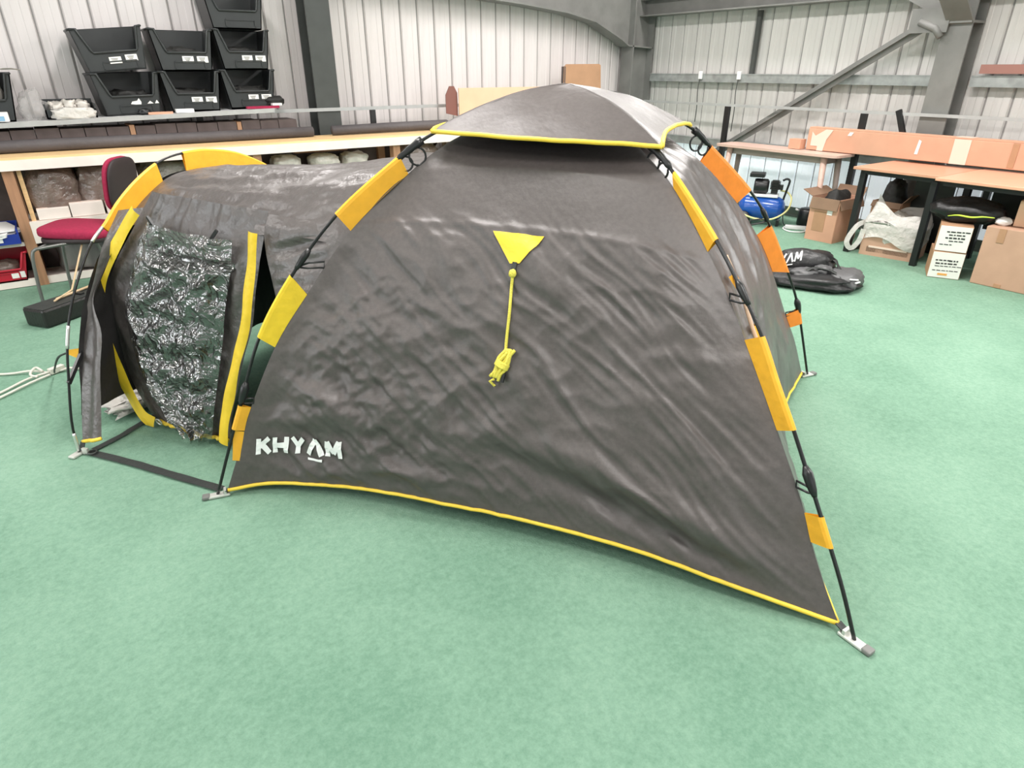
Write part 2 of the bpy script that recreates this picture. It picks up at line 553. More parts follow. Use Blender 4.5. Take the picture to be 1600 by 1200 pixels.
def lettering(mb, text, fn, height, gap=0.35, weight=0.2, sub=5):
    """fn(x, y) -> Vector; x along the text, y up, in units of height"""
    x0 = 0.0
    for ch in text:
        w, strokes = LETTERS[ch]
        for (ax, ay), (bx, by) in strokes:
            wt = weight if not (ay < 0 and by < 0) else weight * 0.45
            dx, dy = bx - ax, by - ay
            l = math.hypot(dx, dy)
            px, py = -dy / l * wt / 2, dx / l * wt / 2
            V = []
            for k in range(sub + 1):
                t = k / sub
                cx, cy = ax + dx * t, ay + dy * t
                V.append(fn(x0 + cx + px, cy + py))
                V.append(fn(x0 + cx - px, cy - py))
            mb.add(V, [(2 * k, 2 * k + 1, 2 * k + 3, 2 * k + 2) for k in range(sub)])
        x0 += w + gap
    return x0


def structure(o, name=None):
    o['kind'] = 'structure'
    return o


# ------------------------------------------------------------------ the setting
X0, X1, Y0, Y1 = -4.2, 7.30, -3.9, 7.30
mb = MB(); mb.box(((X0 + X1) / 2, (Y0 + Y1) / 2, -0.05), (X1 - X0 + 0.4, Y1 - Y0 + 0.4, 0.1))
structure(mb.build('floor', 'carpet'))
mb = MB(); mb.box(((X0 + X1) / 2, (Y0 + Y1) / 2, CEIL + 0.05), (X1 - X0 + 0.4, Y1 - Y0 + 0.4, 0.1))
structure(mb.build('ceiling', 'ceiling'))


def wall_shell(name, c, s, m='liner_joint'):
    b = MB(); b.box(c, s)
    return structure(b.build(name, m))


wall_back = wall_shell('wall_back', ((X0 + X1) / 2, Y1 + 0.06, CEIL / 2), (X1 - X0 + 0.3, 0.08, CEIL))
WY0, WY1, WZ0, WZ1 = -3.6, 0.6, 0.95, 2.55          # window opening in the right wall
b = MB()
b.box((X1 + 0.06, (WY1 + Y1) / 2, CEIL / 2), (0.08, Y1 - WY1, CEIL))
b.box((X1 + 0.06, (WY0 + Y0) / 2, CEIL / 2), (0.08, WY0 - Y0, CEIL))
b.box((X1 + 0.06, (WY0 + WY1) / 2, WZ0 / 2), (0.08, WY1 - WY0, WZ0))
b.box((X1 + 0.06, (WY0 + WY1) / 2, (WZ1 + CEIL) / 2), (0.08, WY1 - WY0, CEIL - WZ1))
wall_right = structure(b.build('wall_right', 'liner_joint'))
LY0, LY1, LZ0, LZ1 = 1.4, 5.4, 0.95, 2.55            # opening for the added, unseen window in the left wall
b = MB()
b.box((X0 - 0.06, (LY1 + Y1) / 2, CEIL / 2), (0.08, Y1 - LY1, CEIL))
b.box((X0 - 0.06, (Y0 + LY0) / 2, CEIL / 2), (0.08, LY0 - Y0, CEIL))
b.box((X0 - 0.06, (LY0 + LY1) / 2, LZ0 / 2), (0.08, LY1 - LY0, LZ0))
b.box((X0 - 0.06, (LY0 + LY1) / 2, (LZ1 + CEIL) / 2), (0.08, LY1 - LY0, CEIL - LZ1))
wall_left = structure(b.build('wall_left', 'liner'))
b = MB()
FX0, FX1, FZ0, FZ1 = -2.1, 2.5, 0.95, 2.55          # window opening in the wall behind the camera
b.box(((X0 + FX0) / 2, Y0 - 0.06, CEIL / 2), (FX0 - X0, 0.08, CEIL))
b.box(((FX1 + X1) / 2, Y0 - 0.06, CEIL / 2), (X1 - FX1, 0.08, CEIL))
b.box(((FX0 + FX1) / 2, Y0 - 0.06, FZ0 / 2), (FX1 - FX0, 0.08, FZ0))
b.box(((FX0 + FX1) / 2, Y0 - 0.06, (FZ1 + CEIL) / 2), (FX1 - FX0, 0.08, CEIL - FZ1))
wall_front = structure(b.build('wall_front', 'liner'))

glass = thin_plastic('window_glass', (0.9, 0.95, 1.0), 0.85, 0.05)
b = MB()
for y in (WY0, -2.2, -0.8, WY1):
    b.box((X1 + 0.04, y, (WZ0 + WZ1) / 2), (0.10, 0.06, WZ1 - WZ0))
for z in (WZ0, WZ1):
    b.box((X1 + 0.04, (WY0 + WY1) / 2, z), (0.10, WY1 - WY0 + 0.06, 0.06))
w1 = structure(b.build('window_1', 'white_plastic'))
b = MB(); b.box((X1 + 0.05, (WY0 + WY1) / 2, (WZ0 + WZ1) / 2), (0.008, WY1 - WY0 - 0.06, WZ1 - WZ0 - 0.06)); b.build('pane', glass, w1)
b = MB()
for x in (FX0, -0.6, 1.0, FX1):
    b.box((x, Y0 - 0.04, (FZ0 + FZ1) / 2), (0.06, 0.10, FZ1 - FZ0))
for z in (FZ0, FZ1):
    b.box(((FX0 + FX1) / 2, Y0 - 0.04, z), (FX1 - FX0 + 0.06, 0.10, 0.06))
w2 = structure(b.build('window_2', 'white_plastic'))
b = MB(); b.box(((FX0 + FX1) / 2, Y0 - 0.05, (FZ0 + FZ1) / 2), (FX1 - FX0 - 0.06, 0.008, FZ1 - FZ0 - 0.06)); b.build('pane', glass, w2)

b = MB()
for y in (LY0, 2.73, 4.07, LY1):
    b.box((X0 - 0.04, y, (LZ0 + LZ1) / 2), (0.10, 0.06, LZ1 - LZ0))
for z in (LZ0, LZ1):
    b.box((X0 - 0.04, (LY0 + LY1) / 2, z), (0.10, LY1 - LY0 + 0.06, 0.06))
w3 = structure(b.build('added_window_3', 'white_plastic'))
b = MB(); b.box((X0 - 0.05, (LY0 + LY1) / 2, (LZ0 + LZ1) / 2), (0.008, LY1 - LY0 - 0.06, LZ1 - LZ0 - 0.06)); b.build('pane', glass, w3)

# liner sheets: each bay between two ribs is a panel of its own, joints recessed
PITCH_P = 0.2105
prof = [(-0.099, 0.0), (-0.090, 0.016), (-0.035, 0.016), (-0.030, 0.012), (0.030, 0.012), (0.035, 0.016), (0.090, 0.016), (0.099, 0.0)]
HP = CEIL - 0.02


def panel_mesh(name, T, z0, z1, m):
    p = MB(); p.prism(prof, z0, z1, T)
    me_o = p.build(name, m, parent=None)
    return me_o


def lay_panels(wall, origin_fn, count, first, m):
    """first panel built, the others share its mesh"""
    me = None
    for i in range(count):
        pos = origin_fn(i)
        if me is None:
            p = MB()
            p.prism(prof, 0.0, HP, first)
            o = p.build('panel', m, parent=None)
            o.location = (0, 0, 0)
            me = o.data
            for v in me.vertices:
                pass
        else:
            o = bpy.data.objects.new('panel', me)
            COL.objects.link(o)
        o.parent = wall
        o.location = Vector(pos) - Vector(wall.location)


# back wall: x of the joints falls at 2.988, 3.193, 3.404 ...
p = MB(); p.prism(prof, 0.0, HP, lambda x, y, z: Vector((x, -y, z)))
def panels(wall, positions, T, m):
    q = MB(); q.prism(prof, 0.0, HP, T)
    me = bpy.data.meshes.new('panel')
    me.from_pydata([tuple(v) for v in q.v], [], q.f)
    bm = bmesh.new(); bm.from_mesh(me); bmesh.ops.recalc_face_normals(bm, faces=bm.faces); bm.to_mesh(me); bm.free()
    me.materials.append(M[m])
    for pos in positions:
        o = bpy.data.objects.new('panel', me)
        COL.objects.link(o)
        o.parent = wall
        o.location = Vector(pos) - Vector(wall.location)
xs = []
x = 2.988 - PITCH_P / 2
while x > -2.6:
    x -= PITCH_P
x += PITCH_P
while x < X1 - 0.1:
    xs.append((x, Y1 + 0.02, 0.01)); x += PITCH_P
panels(wall_back, xs, lambda x, y, z: Vector((x, -y, z)), 'liner')
ys = []
y = 4.767 - 0.219 / 2
while y > WY1 + 0.35:
    y -= 0.219
y += 0.219
while y < Y1 - 0.1:
    ys.append((X1 + 0.02, y, 0.01)); y += 0.219
panels(wall_right, ys, lambda x, y, z: Vector((-y, x * 1.04, z)), 'liner_right')

GLOW = mat('painted_glow_sheet', (0.80, 0.86, 0.90), 0.4, var=0.03, vscale=2)  # opaque lower wall sheets; their daylight glow is put in as emission
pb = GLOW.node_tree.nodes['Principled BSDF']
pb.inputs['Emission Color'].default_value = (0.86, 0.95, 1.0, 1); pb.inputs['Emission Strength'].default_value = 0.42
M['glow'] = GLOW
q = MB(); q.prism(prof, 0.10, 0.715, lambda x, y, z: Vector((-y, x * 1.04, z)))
gme = bpy.data.meshes.new('glow_panel'); gme.from_pydata([tuple(v) for v in q.v], [], q.f)
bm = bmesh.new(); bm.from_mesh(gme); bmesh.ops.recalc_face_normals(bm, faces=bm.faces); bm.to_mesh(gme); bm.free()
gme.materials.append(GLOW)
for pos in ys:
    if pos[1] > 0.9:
        o = bpy.data.objects.new('glow_panel', gme); COL.objects.link(o); o.parent = wall_right
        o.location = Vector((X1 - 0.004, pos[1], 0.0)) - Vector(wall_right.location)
b = MB(); b.box((X1 - 0.012, (0.7 + Y1) / 2, 0.055), (0.024, Y1 - 0.7, 0.11)); b.box((X1 - 0.02, (0.7 + Y1) / 2, 0.012), (0.04, Y1 - 0.7, 0.024))
structure(b.build('baseboard_right', 'skirt'))
b = MB(); b.box(((X0 + X1) / 2, Y1 - 0.012, 0.055), (X1 - X0 - 0.1, 0.024, 0.11))
structure(b.build('baseboard_back', 'skirt'))


def ibeam(b, p, q, depth, width, up, tw=0.014, tf=0.018):
    """I section: depth along `up`, flange width across"""
    p, q, up = Vector(p), Vector(q), Vector(up).normalized()
    d = (q - p).normalized()
    side = d.cross(up).normalized()
    up = side.cross(d).normalized()
    L = (q - p).length
    R = Matrix((d, side, up)).transposed()
    c = (p + q) / 2
    b.box(c, (L, tw, depth), R=R)
    b.box(c + up * (depth / 2), (L, width, tf), R=R)
    b.box(c - up * (depth / 2), (L, width, tf), R=R)


# trims: the portal frame steelwork
b = MB(); ibeam(b, (2.58, 7.12, 0), (2.58, 7.12, CEIL), 0.24, 0.24, (0, 1, 0)); b.box((2.58, 7.0, CEIL / 2), (0.245, 0.02, CEIL))
structure(b.build('trim_1', 'steel_dark'))
b = MB(); ibeam(b, (7.06, 7.10, 0), (7.06, 7.10, CEIL), 0.36, 0.22, (1, 0, 0)); structure(b.build('trim_2', 'steel'))
b = MB(); ibeam(b, (7.165, 3.09, 0), (7.165, 3.09, CEIL), 0.22, 0.24, (1, 0, 0), tf=0.02)
b.box((7.14, 3.09, 1.98), (0.27, 0.25, 0.02))
structure(b.build('trim_3', 'steel'))
# haunch and rafter along the back wall, springing from the corner column
def haunch(T):
    h = MB()
    poly = [(7.24, 1.86), (6.80, 1.88), (6.66, 1.955), (6.20, 2.14), (5.72, 2.225), (5.04, 2.285), (3.25, 2.40), (2.4, 2.46), (2.4, 2.86), (7.24, 2.70)]
    h.prism(poly, -0.010, 0.010, T)
    for i in range(len(poly) - 1):
        if i == 7:
            continue
        (ax, ay), (bx, by) = poly[i], poly[i + 1]
        P, Q = T(ax, ay, 0), T(bx, by, 0)
        h.bar(P, Q, 0.22, 0.018, up=(0, 0, 1))
    return h
structure(haunch(lambda x, z, y: Vector((x, 7.10 + y, z))).build('trim_4', 'steel'))
b = MB()
b.box((7.16, 4.2, 2.42), (0.22, 5.8, 0.012)); b.box((7.16, 4.2, 2.235), (0.22, 5.8, 0.014)); b.box((7.16, 4.2, 2.33), (0.012, 5.8, 0.19))
structure(b.build('trim_5', 'steel'))
# gusset and rafter stub at the right hand column
b = MB()
b.prism([(7.045, 1.98), (7.045, 2.5), (6.25, 2.5), (6.45, 2.36)], -0.01, 0.01, lambda x, z, y: Vector((x, 3.07 + y, z)))
b.bar((7.045, 3.07, 1.97), (4.86, 3.07, 3.48), 0.22, 0.02)
b.bar((7.08, 3.22, 2.06), (7.15, 6.05, 3.45), 0.10, 0.10)
b.box((7.0, 3.32, 2.0), (0.012, 0.34, 0.2))
b.tube([(6.99, 3.40, 1.99), (6.99, 3.25, 1.93), (6.99, 3.19, 1.86)], 0.03, 8)
structure(b.build('trim_6', 'steel'))
# purlins (side rails) on the right wall
def rail_c(b, z, y0, y1, x=7.235):
    b.box((x - 0.035, (y0 + y1) / 2, z), (0.012, y1 - y0, 0.085))
    b.box((x, (y0 + y1) / 2, z + 0.0425), (0.09, y1 - y0, 0.01))
    b.box((x, (y0 + y1) / 2, z - 0.0425), (0.09, y1 - y0, 0.01))
b = MB(); rail_c(b, 1.50, 3.22, 6.95); structure(b.build('trim_7', 'galv'))
b = MB(); rail_c(b, 1.50, 0.75, 2.92); structure(b.build('trim_8', 'galv'))
b = MB(); rail_c(b, 0.745, 3.22, 6.95); structure(b.build('trim_9', 'galv'))
b = MB(); rail_c(b, 0.745, 0.75, 2.92); structure(b.build('trim_10', 'galv'))
b = MB(); b.bar((7.13, 5.75, 0.56), (7.10, 3.36, 1.99), 0.012, 0.10, up=(0, 0, 1)); b.bar((7.105, 5.72, 0.58), (7.075, 3.38, 1.98), 0.05, 0.012)
structure(b.build('trim_11', 'steel'))
b = MB(); b.box((7.25, 5.34, 1.86), (0.045, 0.05, 0.70)); structure(b.build('trim_12', 'steel_dark'))


# ------------------------------------------------------------------ ceiling lights
first = None
for i, (lx, ly) in enumerate(LAMPS):
    if first is None:
        t = empty('ceiling_light', (lx, ly, CEIL), 'long white fluorescent batten light on the ceiling', 'light', 'ceiling lights')
        h = MB(); h.box((lx, ly, CEIL - 0.04), (0.26, 1.55, 0.08), b=0.01); h.build('housing', 'white_plastic', t)
        for s in (-0.07, 0.07):
            h = MB(); h.tube([(lx + s, ly - 0.74, CEIL - 0.10), (lx + s, ly + 0.74, CEIL - 0.10)], 0.015, 8)
            em = M.get('tube_glow')
            if em is None:
                em = mat('tube_glow', (0.9, 0.9, 0.9)); M['tube_glow'] = em
                pb = em.node_tree.nodes['Principled BSDF']
                pb.inputs['Emission Color'].default_value = (1, 0.97, 0.93, 1); pb.inputs['Emission Strength'].default_value = 6
            h.build('lamp_tube', em, t)
        first = t
    else:
        c = copy_tree(first)
        c.location = (lx, ly, CEIL)

# ------------------------------------------------------------------ THE TENT
CX, CY = 1.788, 2.132
tent = empty('tent', (CX, CY, 0), 'large charcoal dome tent with yellow trim and attached porch, pitched on green carpet', 'tent')
poleA_p = [(0.252, 2.495, 0.012), (0.331, 2.476, 0.219), (0.397, 2.461, 0.383), (0.516, 2.433, 0.672), (0.663, 2.398, 0.898), (0.853, 2.353, 1.115), (1.091, 2.297, 1.300), (1.235, 2.263, 1.388), (1.50, 2.20, 1.495), (1.72, 2.148, 1.528)]
poleB_p = [(1.690, 0.563, 0.012), (1.695, 0.633, 0.146), (1.699, 0.707, 0.270), (1.705, 0.795, 0.408), (1.712, 0.912, 0.589), (1.718, 0.999, 0.713), (1.723, 1.085, 0.843), (1.730, 1.197, 0.974), (1.738, 1.315, 1.093), (1.745, 1.433, 1.195), (1.752, 1.540, 1.280), (1.758, 1.638, 1.345), (1.775, 1.88, 1.455), (1.786, 2.07, 1.528)]
poleC_p = [(3.330, 1.768, 0.012), (3.210, 1.796, 0.317), (3.139, 1.813, 0.482), (3.039, 1.837, 0.652), (2.870, 1.877, 0.905), (2.730, 1.910, 1.070), (2.461, 1.973, 1.290), (2.335, 2.003, 1.378), (2.05, 2.07, 1.495), (1.85, 2.118, 1.528)]
def mirror(pts):
    return [(2 * CX - x, 2 * CY - y, z) for x, y, z in pts]
poleD_p = mirror(poleB_p)
edgeA_p = [(0.292, 2.480, 0.030), (0.384, 2.464, 0.245), (0.433, 2.452, 0.370), (0.569, 2.420, 0.632), (0.715, 2.386, 0.830), (0.889, 2.345, 1.045), (1.118, 2.291, 1.240), (1.282, 2.252, 1.350), (1.47, 2.21, 1.425)]
edgeB_p = [(1.696, 0.624, 0.030), (1.699, 0.705, 0.144), (1.703, 0.770, 0.248), (1.705, 0.810, 0.328), (1.709, 0.862, 0.410), (1.716, 0.967, 0.560), (1.721, 1.055, 0.685), (1.727, 1.144, 0.806), (1.733, 1.237, 0.930), (1.740, 1.355, 1.062), (1.747, 1.460, 1.168), (1.753, 1.556, 1.250), (1.759, 1.680, 1.325), (1.77, 1.85, 1.42)]
edgeC_p = [(3.285, 1.780, 0.030), (3.180, 1.804, 0.25), (3.090, 1.825, 0.396), (2.930, 1.863, 0.678), (2.808, 1.891, 0.855), (2.642, 1.931, 1.040), (2.415, 1.984, 1.225), (2.245, 2.024, 1.335), (2.10, 2.06, 1.42)]
edgeD_p = mirror(edgeB_p)
pole = {k: curve(v) for k, v in zip('ABCD', (poleA_p, poleB_p, poleC_p, poleD_p))}
edge = {k: curve(v) for k, v in zip('ABCD', (edgeA_p, edgeB_p, edgeC_p, edgeD_p))}


def at_z(c, z):
    lo, hi = 0.0, 1.0
    for _ in range(40):
        m = (lo + hi) / 2
        if c(m).z < z:
            lo = m
        else:
            hi = m
    return (lo + hi) / 2


hemAB = curve([(0.292, 2.480, 0.030), (0.464, 2.393, 0.050), (0.726, 2.131, 0.070), (0.966, 1.815, 0.080), (1.190, 1.492, 0.085), (1.380, 1.186, 0.080), (1.535, 0.894, 0.060), (1.696, 0.624, 0.030)])
def hem(k1, k2, bow=0.16):
    a, b_ = edge[k1](0), edge[k2](0)
    c = Vector((CX, CY, 0))
    mid = (a + b_) / 2
    inw = (c - mid); inw.z = 0; inw.normalize()
    return curve([a + (b_ - a) * t + inw * bow * math.sin(math.pi * t) + Vector((0, 0, 0.05 * math.sin(math.pi * t))) for t in (0, .15, .3, .5, .7, .85, 1)])
def top(k1, k2):
    a, b_ = edge[k1](1), edge[k2](1)
    return curve([a + (b_ - a) * t + Vector((0, 0, 0.015 * math.sin(math.pi * t))) for t in (0, .25, .5, .75, 1)])
hems = {'AB': hemAB, 'BC': hem('B', 'C', 0.16), 'CD': hem('C', 'D', 0.16), 'DA': hem('D', 'A', 0.10)}


def make_panel(k1, k2, wr, seed, bulge=0.05):
    base = coons(edge[k1], edge[k2], hems[k1 + k2], top(k1, k2))
    W, Hh = 2.2, 1.75

    def P(s, t):
        p = base(s, t)
        n = normal_of(base, s, t)
        out = Vector((p.x - CX, p.y - CY, 0.4))
        if n.dot(out) < 0:
            n = -n
        edge_f = min(1.0, 7.0 * min(s, 1 - s)) * min(1.0, 12 * t + 0.25)
        w = W * (1 - 0.62 * t)
        x, y = (s - 0.5) * w, t * Hh
        d = wr(x, y, s, t) * edge_f
        d += bulge * math.sin(math.pi * s) * math.sin(math.pi * min(1, t * 1.0))
        d -= 0.10 * math.sin(math.pi * s) ** 0.6 * max(0.0, (t - 0.80) / 0.20)
        return p + n * d
    return P


def ridged(v, sharp=1.0):
    return 1.0 - abs(v) * 2.0 * sharp


def wr_front(x, y, s, t):
    # long tension folds run from the upper left to the lower right corner
    ca, sa = math.cos(math.radians(-40)), math.sin(math.radians(-40))
    u = x * ca + y * sa
    v = -x * sa + y * ca
    below = 1.0 / (1.0 + math.exp((t - 0.645) * 60))
    d = 0.0
    d += 0.014 * nz(u * 0.9 + 3, v * 5.0) * below * (1.0 - 0.8 * math.exp(-((s - 0.125) / 0.11) ** 4 - ((t - 0.10) / 0.06) ** 4))
    d += 0.012 * ridged(nz(u * 1.8 + 9, v * 11.0 + 0.6 * nz(u * 3, v * 3))) * below
    d += 0.008 * ridged(nz(u * 3.5 + 2, v * 24.0 + nz(u * 3, v * 3))) * below
    flat = 1.0 - 0.85 * math.exp(-((s - 0.125) / 0.11) ** 4 - ((t - 0.10) / 0.06) ** 4)
    crumple = flat * below * max(0.0, min(1.0, (0.62 - s) * 2.2)) * max(0.0, min(1.0, (0.55 - t) * 3.0))
    d += 0.034 * crumple * ridged(nz(x * 4.2 + 20, y * 5.5 + 2, 1.3))
    d += 0.020 * crumple * ridged(nz(x * 9 + 5, y * 10 + 7, 4.1))
    d += 0.009 * crumple * ridged(nz(x * 19 + 5, y * 21 + 7, 4.1))
    d += 0.006 * below * ridged(nz(x * 8.5, y * 9.5, 2.2))
    # one deep crease that dives to the right hand peg
    line = t - (0.97 - s) * 0.30
    w = 0.034 * max(0.0, min(1.0, (s - 0.42) * 4)) * max(0.0, min(1.0, (0.99 - s) * 8))
    d -= w * math.exp(-(line / 0.028) ** 2)
    d += w * 0.9 * math.exp(-((line - 0.065) / 0.04) ** 2)
    d += 0.004 * math.exp(-((t - 0.645) / 0.008) ** 2)
    d += 0.003 * (1 - below) * nz(x * 3, y * 3, 8)
    return d


def wr_side(x, y, s, t):
    d = 0.018 * nz(x * 2.0 + 40, y * 1.6)
    d += 0.020 * ridged(nz(x * 5 + 3, y * 2.6 + 11))
    d += 0.006 * ridged(nz(x * 11 + 3, y * 6 + 5, 3))
    return d


P_front = make_panel('A', 'B', wr_front, 1, 0.035)
P_side = make_panel('B', 'C', wr_side, 2, 0.03)
P_back = make_panel('C', 'D', wr_side, 3, 0.03)
P_inner = make_panel('D', 'A', wr_side, 4, 0.0)
g = MB(); g.grid(P_front, 240, 200); front_o = g.build('front_panel', 'fabric', tent)
g = MB(); g.grid(P_side, 90, 100); g.build('side_panel', 'fabric_side', tent)
g = MB(); g.grid(P_back, 60, 70); g.build('back_panel', 'fabric_side', tent)
g = MB(); g.grid(P_inner, 60, 70); g.build('inner_panel', 'fabric_dark', tent)

# yellow hem piping
for k, P in (('AB', P_front), ('BC', P_side), ('CD', P_back)):
    c = hems[k]
    g = MB(); g.tube([P(i / 60, 0.0) + Vector((0, 0, -0.004)) for i in range(61)], 0.0085, 6); g.build('hem_piping', 'piping', tent)

# groundsheet edge strap under the front hem and corner tabs
# printed name on the front panel
LT = (0.073, 0.168)      # start (s, t) of the lettering
g = MB()
def on_front(s, t, off=0.007):
    n = normal_of(P_front, s, t, 0.012)
    p = P_front(s, t)
    if n.dot(Vector((p.x - CX, p.y - CY, 0.4))) < 0:
        n = -n
    return p + n * off
TXT_H = 0.072
def txt_map(x, y):
    return on_front(0.0385 + 0.0280 * x - 0.0067 * y, 0.081 + 0.040 * y - 0.0011 * x)
lettering(g, 'KHYAM', txt_map, TXT_H, gap=0.36, weight=0.33)
g.build('lettering', 'print', front_o, label='white printed lettering reading KHYAM')

# triangular guy patch with its cord
def patch_pt(s, t):
    return on_front(s, t, 0.006)
# (filled in from panel coordinates of the patch corners)
TRI = [(0.423, 0.631), (0.563, 0.631), (0.510, 0.565), (0.487, 0.563)]
g = MB()
n_ = 8
rows = []
for j in range(n_ + 1):
    tt = j / n_
    a = Vector((TRI[0][0], TRI[0][1])).lerp(Vector((TRI[3][0], TRI[3][1])), tt)
    b_ = Vector((TRI[1][0], TRI[1][1])).lerp(Vector((TRI[2][0], TRI[2][1])), tt)
    rows.append([patch_pt(*a.lerp(b_, i / n_)) for i in range(n_ + 1)])
V = [v for r in rows for v in r]
g.add(V, [(j * (n_ + 1) + i, j * (n_ + 1) + i + 1, (j + 1) * (n_ + 1) + i + 1, (j + 1) * (n_ + 1) + i) for j in range(n_) for i in range(n_)], True)
guy = g.build('guy_patch', 'lemon', tent, label='yellow triangular guy patch')
CORD = [(0.499, 0.548), (0.500, 0.515), (0.5025, 0.455), (0.5035, 0.405), (0.504, 0.370)]
g = MB(); c = curve([on_front(s, t, 0.010) for s, t in CORD]); g.tube([c(i / 30) for i in range(31)], 0.0055, 8); g.build('guy_cord', 'cord', guy)
g = MB(); q = on_front(0.499, 0.543, 0.012); g.blob(q, (0.014, 0.014, 0.016), amp=0.1, nu=12, nv=8); g.build('cord_knot', 'cord', guy)
g = MB(); q1 = on_front(0.499, 0.566, 0.008); q2 = on_front(0.499, 0.548, 0.009); g.bar(q1, q2, 0.016, 0.005, up=(-0.7, -0.5, 0.4)); g.build('webbing_loop', 'strap', guy)
g = MB()
b0, b1 = on_front(0.516, 0.380, 0.020), on_front(0.489, 0.310, 0.020)
axis = (b1 - b0)
sd = axis.normalized().cross(Vector((-0.7, -0.5, 0.4))).normalized()
up_ = sd.cross(axis.normalized())
for k in range(5):
    off = (k - 2) * 0.0085
    loop = [b0 + axis * t_ + sd * (off + 0.005 * math.sin(t_ * 9 + k)) + up_ * (0.008 * math.sin(math.pi * t_) * (1 if k % 2 else 0.4)) for t_ in (0.02 * k, .2, .4, .6, .8, 1 - 0.025 * ((k * 3) % 4))]
    cc = curve(loop); g.tube([cc(i / 14) for i in range(15)], 0.0062, 7)
for kk in range(5):
    cpt = b0 + axis * (0.48 + kk * 0.03)
    g.tube([cpt + sd * 0.024 * math.cos(a) + up_ * 0.015 * math.sin(a) for a in [2 * math.pi * i / 12 for i in range(12)]], 0.005, 6, closed=True)
g.tube([b1, b1 + sd * 0.012 + axis * 0.12, b1 - sd * 0.014 + axis * 0.17], 0.0055, 6)
g.build('cord_bundle', 'cord', guy)
g = MB(); g.bar(b1 - sd * 0.024 - axis * 0.28, b1 - sd * 0.032 - axis * 0.03, 0.008, 0.01, up=up_); g.build('cord_slider', 'black_plastic', guy)

# poles, each with its own joint, foot, hooks and sleeves
for k in 'ABCD':
    c = pole[k]
    g = MB(); g.tube([c(i / 70) for i in range(71)], 0.0065, 8)
    po = g.build('pole', 'pole', tent)
    # folding joint (chunky connector) low and mid height
    for zz, ln, rr in ((0.45, 0.05, 0.016), (0.96, 0.045, 0.013)):
        t0 = at_z(c, zz); dt = ln / c.length
        pts = [c(t0 - dt), c(t0 - dt * 0.6), c(t0), c(t0 + dt * 0.5), c(t0 + dt)]
        g = MB(); g.tube(pts, [0.008, rr * 0.8, rr, rr * 1.05, 0.008], 10); g.build('pole_joint', 'black_plastic', po)
        inw = (edge[k](at_z(edge[k], zz)) - c(t0))
        g = MB(); cc = c(t0 - dt * 0.8)
        g.tube([cc, cc + inw * 0.4 + Vector((0, 0, .012)), cc + inw * 0.95 + Vector((0, 0, .01)), cc + inw * 0.9 - Vector((0, 0, .012)), cc + inw * 0.3 - Vector((0, 0, .008)), cc], 0.004, 6)
        g.build('clip_loop', 'black_plastic', po)
    # hub arm near the canopy
    t0 = at_z(c, 1.295); t1 = at_z(c, 1.362)
    pts = [c(t0 + (t1 - t0) * i / 6) for i in range(7)]
    g = MB(); g.tube(pts, [0.007, 0.012, 0.011, 0.014, 0.013, 0.016, 0.016], 10); g.build('hub_arm', 'black_plastic', po)
    cdir = Vector((CX - c(0).x, CY - c(0).y, 0)).normalized()
    # two curled hooks hanging from the arm
    for q, sz in ((0.35, 0.026), (0.8, 0.032)):
        p0 = c(t0 + (t1 - t0) * q) - Vector((0, 0, 0.012))
        hk = [p0 + cdir * (sz * (math.sin(a) * 1.0)) + Vector((0, 0, -sz + sz * math.cos(a))) for a in [i * 0.42 for i in range(13)]]
        g = MB(); g.tube(hk, 0.0042, 6); g.build('hook', 'black_plastic', po)
    # zinc foot plate with its black toe
    f0 = c(0); outw = Vector((f0.x - CX, f0.y - CY, 0)).normalized()
    sdv = Vector((-outw.y, outw.x, 0))
    R = Matrix((outw, sdv, Vector((0, 0, 1)))).transposed()
    g = MB(); g.box((f0.x - outw.x * 0.005, f0.y - outw.y * 0.005, 0.008), (0.085, 0.034, 0.012), R=R, b=0.004); g.box((f0.x - outw.x * 0.03, f0.y - outw.y * 0.03, 0.020), (0.010, 0.030, 0.022), R=R)
    fo = g.build('foot_plate', 'zinc', po)
    g = MB(); g.box((f0.x + outw.x * 0.045, f0.y + outw.y * 0.045, 0.010), (0.030, 0.034, 0.016), R=R, b=0.005); g.build('foot_toe', 'steel', po)
    g = MB(); e0 = edge[k](0); pf = f0 - outw * 0.03; g.bar((e0.x, e0.y, e0.z), (pf.x, pf.y, 0.02), 0.026, 0.004); g.build('corner_strap', 'strap', tent)


def sleeve(k, z0, z1, e0, e1, m='yellow', n=14):
    """fabric sleeve between the pole and the fabric edge"""
    c, e = pole[k], edge[k]
    tp0, tp1, te0, te1 = at_z(c, z0), at_z(c, z1), at_z(e, e0), at_z(e, e1)
    d = Vector((CX - c(0).x, CY - c(0).y, 0)).normalized()
    side = Vector((-d.y, d.x, 0))
    g = MB()
    V = []
    for i in range(n + 1):
        q = i / n
        p = c(tp0 + (tp1 - tp0) * q)
        r = e(te0 + (te1 - te0) * q)
        inw = (r - p).normalized()
        rad = 0.0095
        # wraps round the pole then runs as two layers to the fabric
        sec = [r + side * 0.002, p + side * rad + inw * 0.006, p - inw * rad * 0.5 + side * rad * 0.8, p - inw * rad, p - inw * rad * 0.5 - side * rad * 0.8, p - side * rad + inw * 0.006, r - side * 0.002]
        V += sec
    m_ = 7
    g.add(V, [(i * m_ + j, i * m_ + j + 1, (i + 1) * m_ + j + 1, (i + 1) * m_ + j) for i in range(n) for j in range(m_ - 1)], False)
    return g.build('pole_sleeve', m, tent)


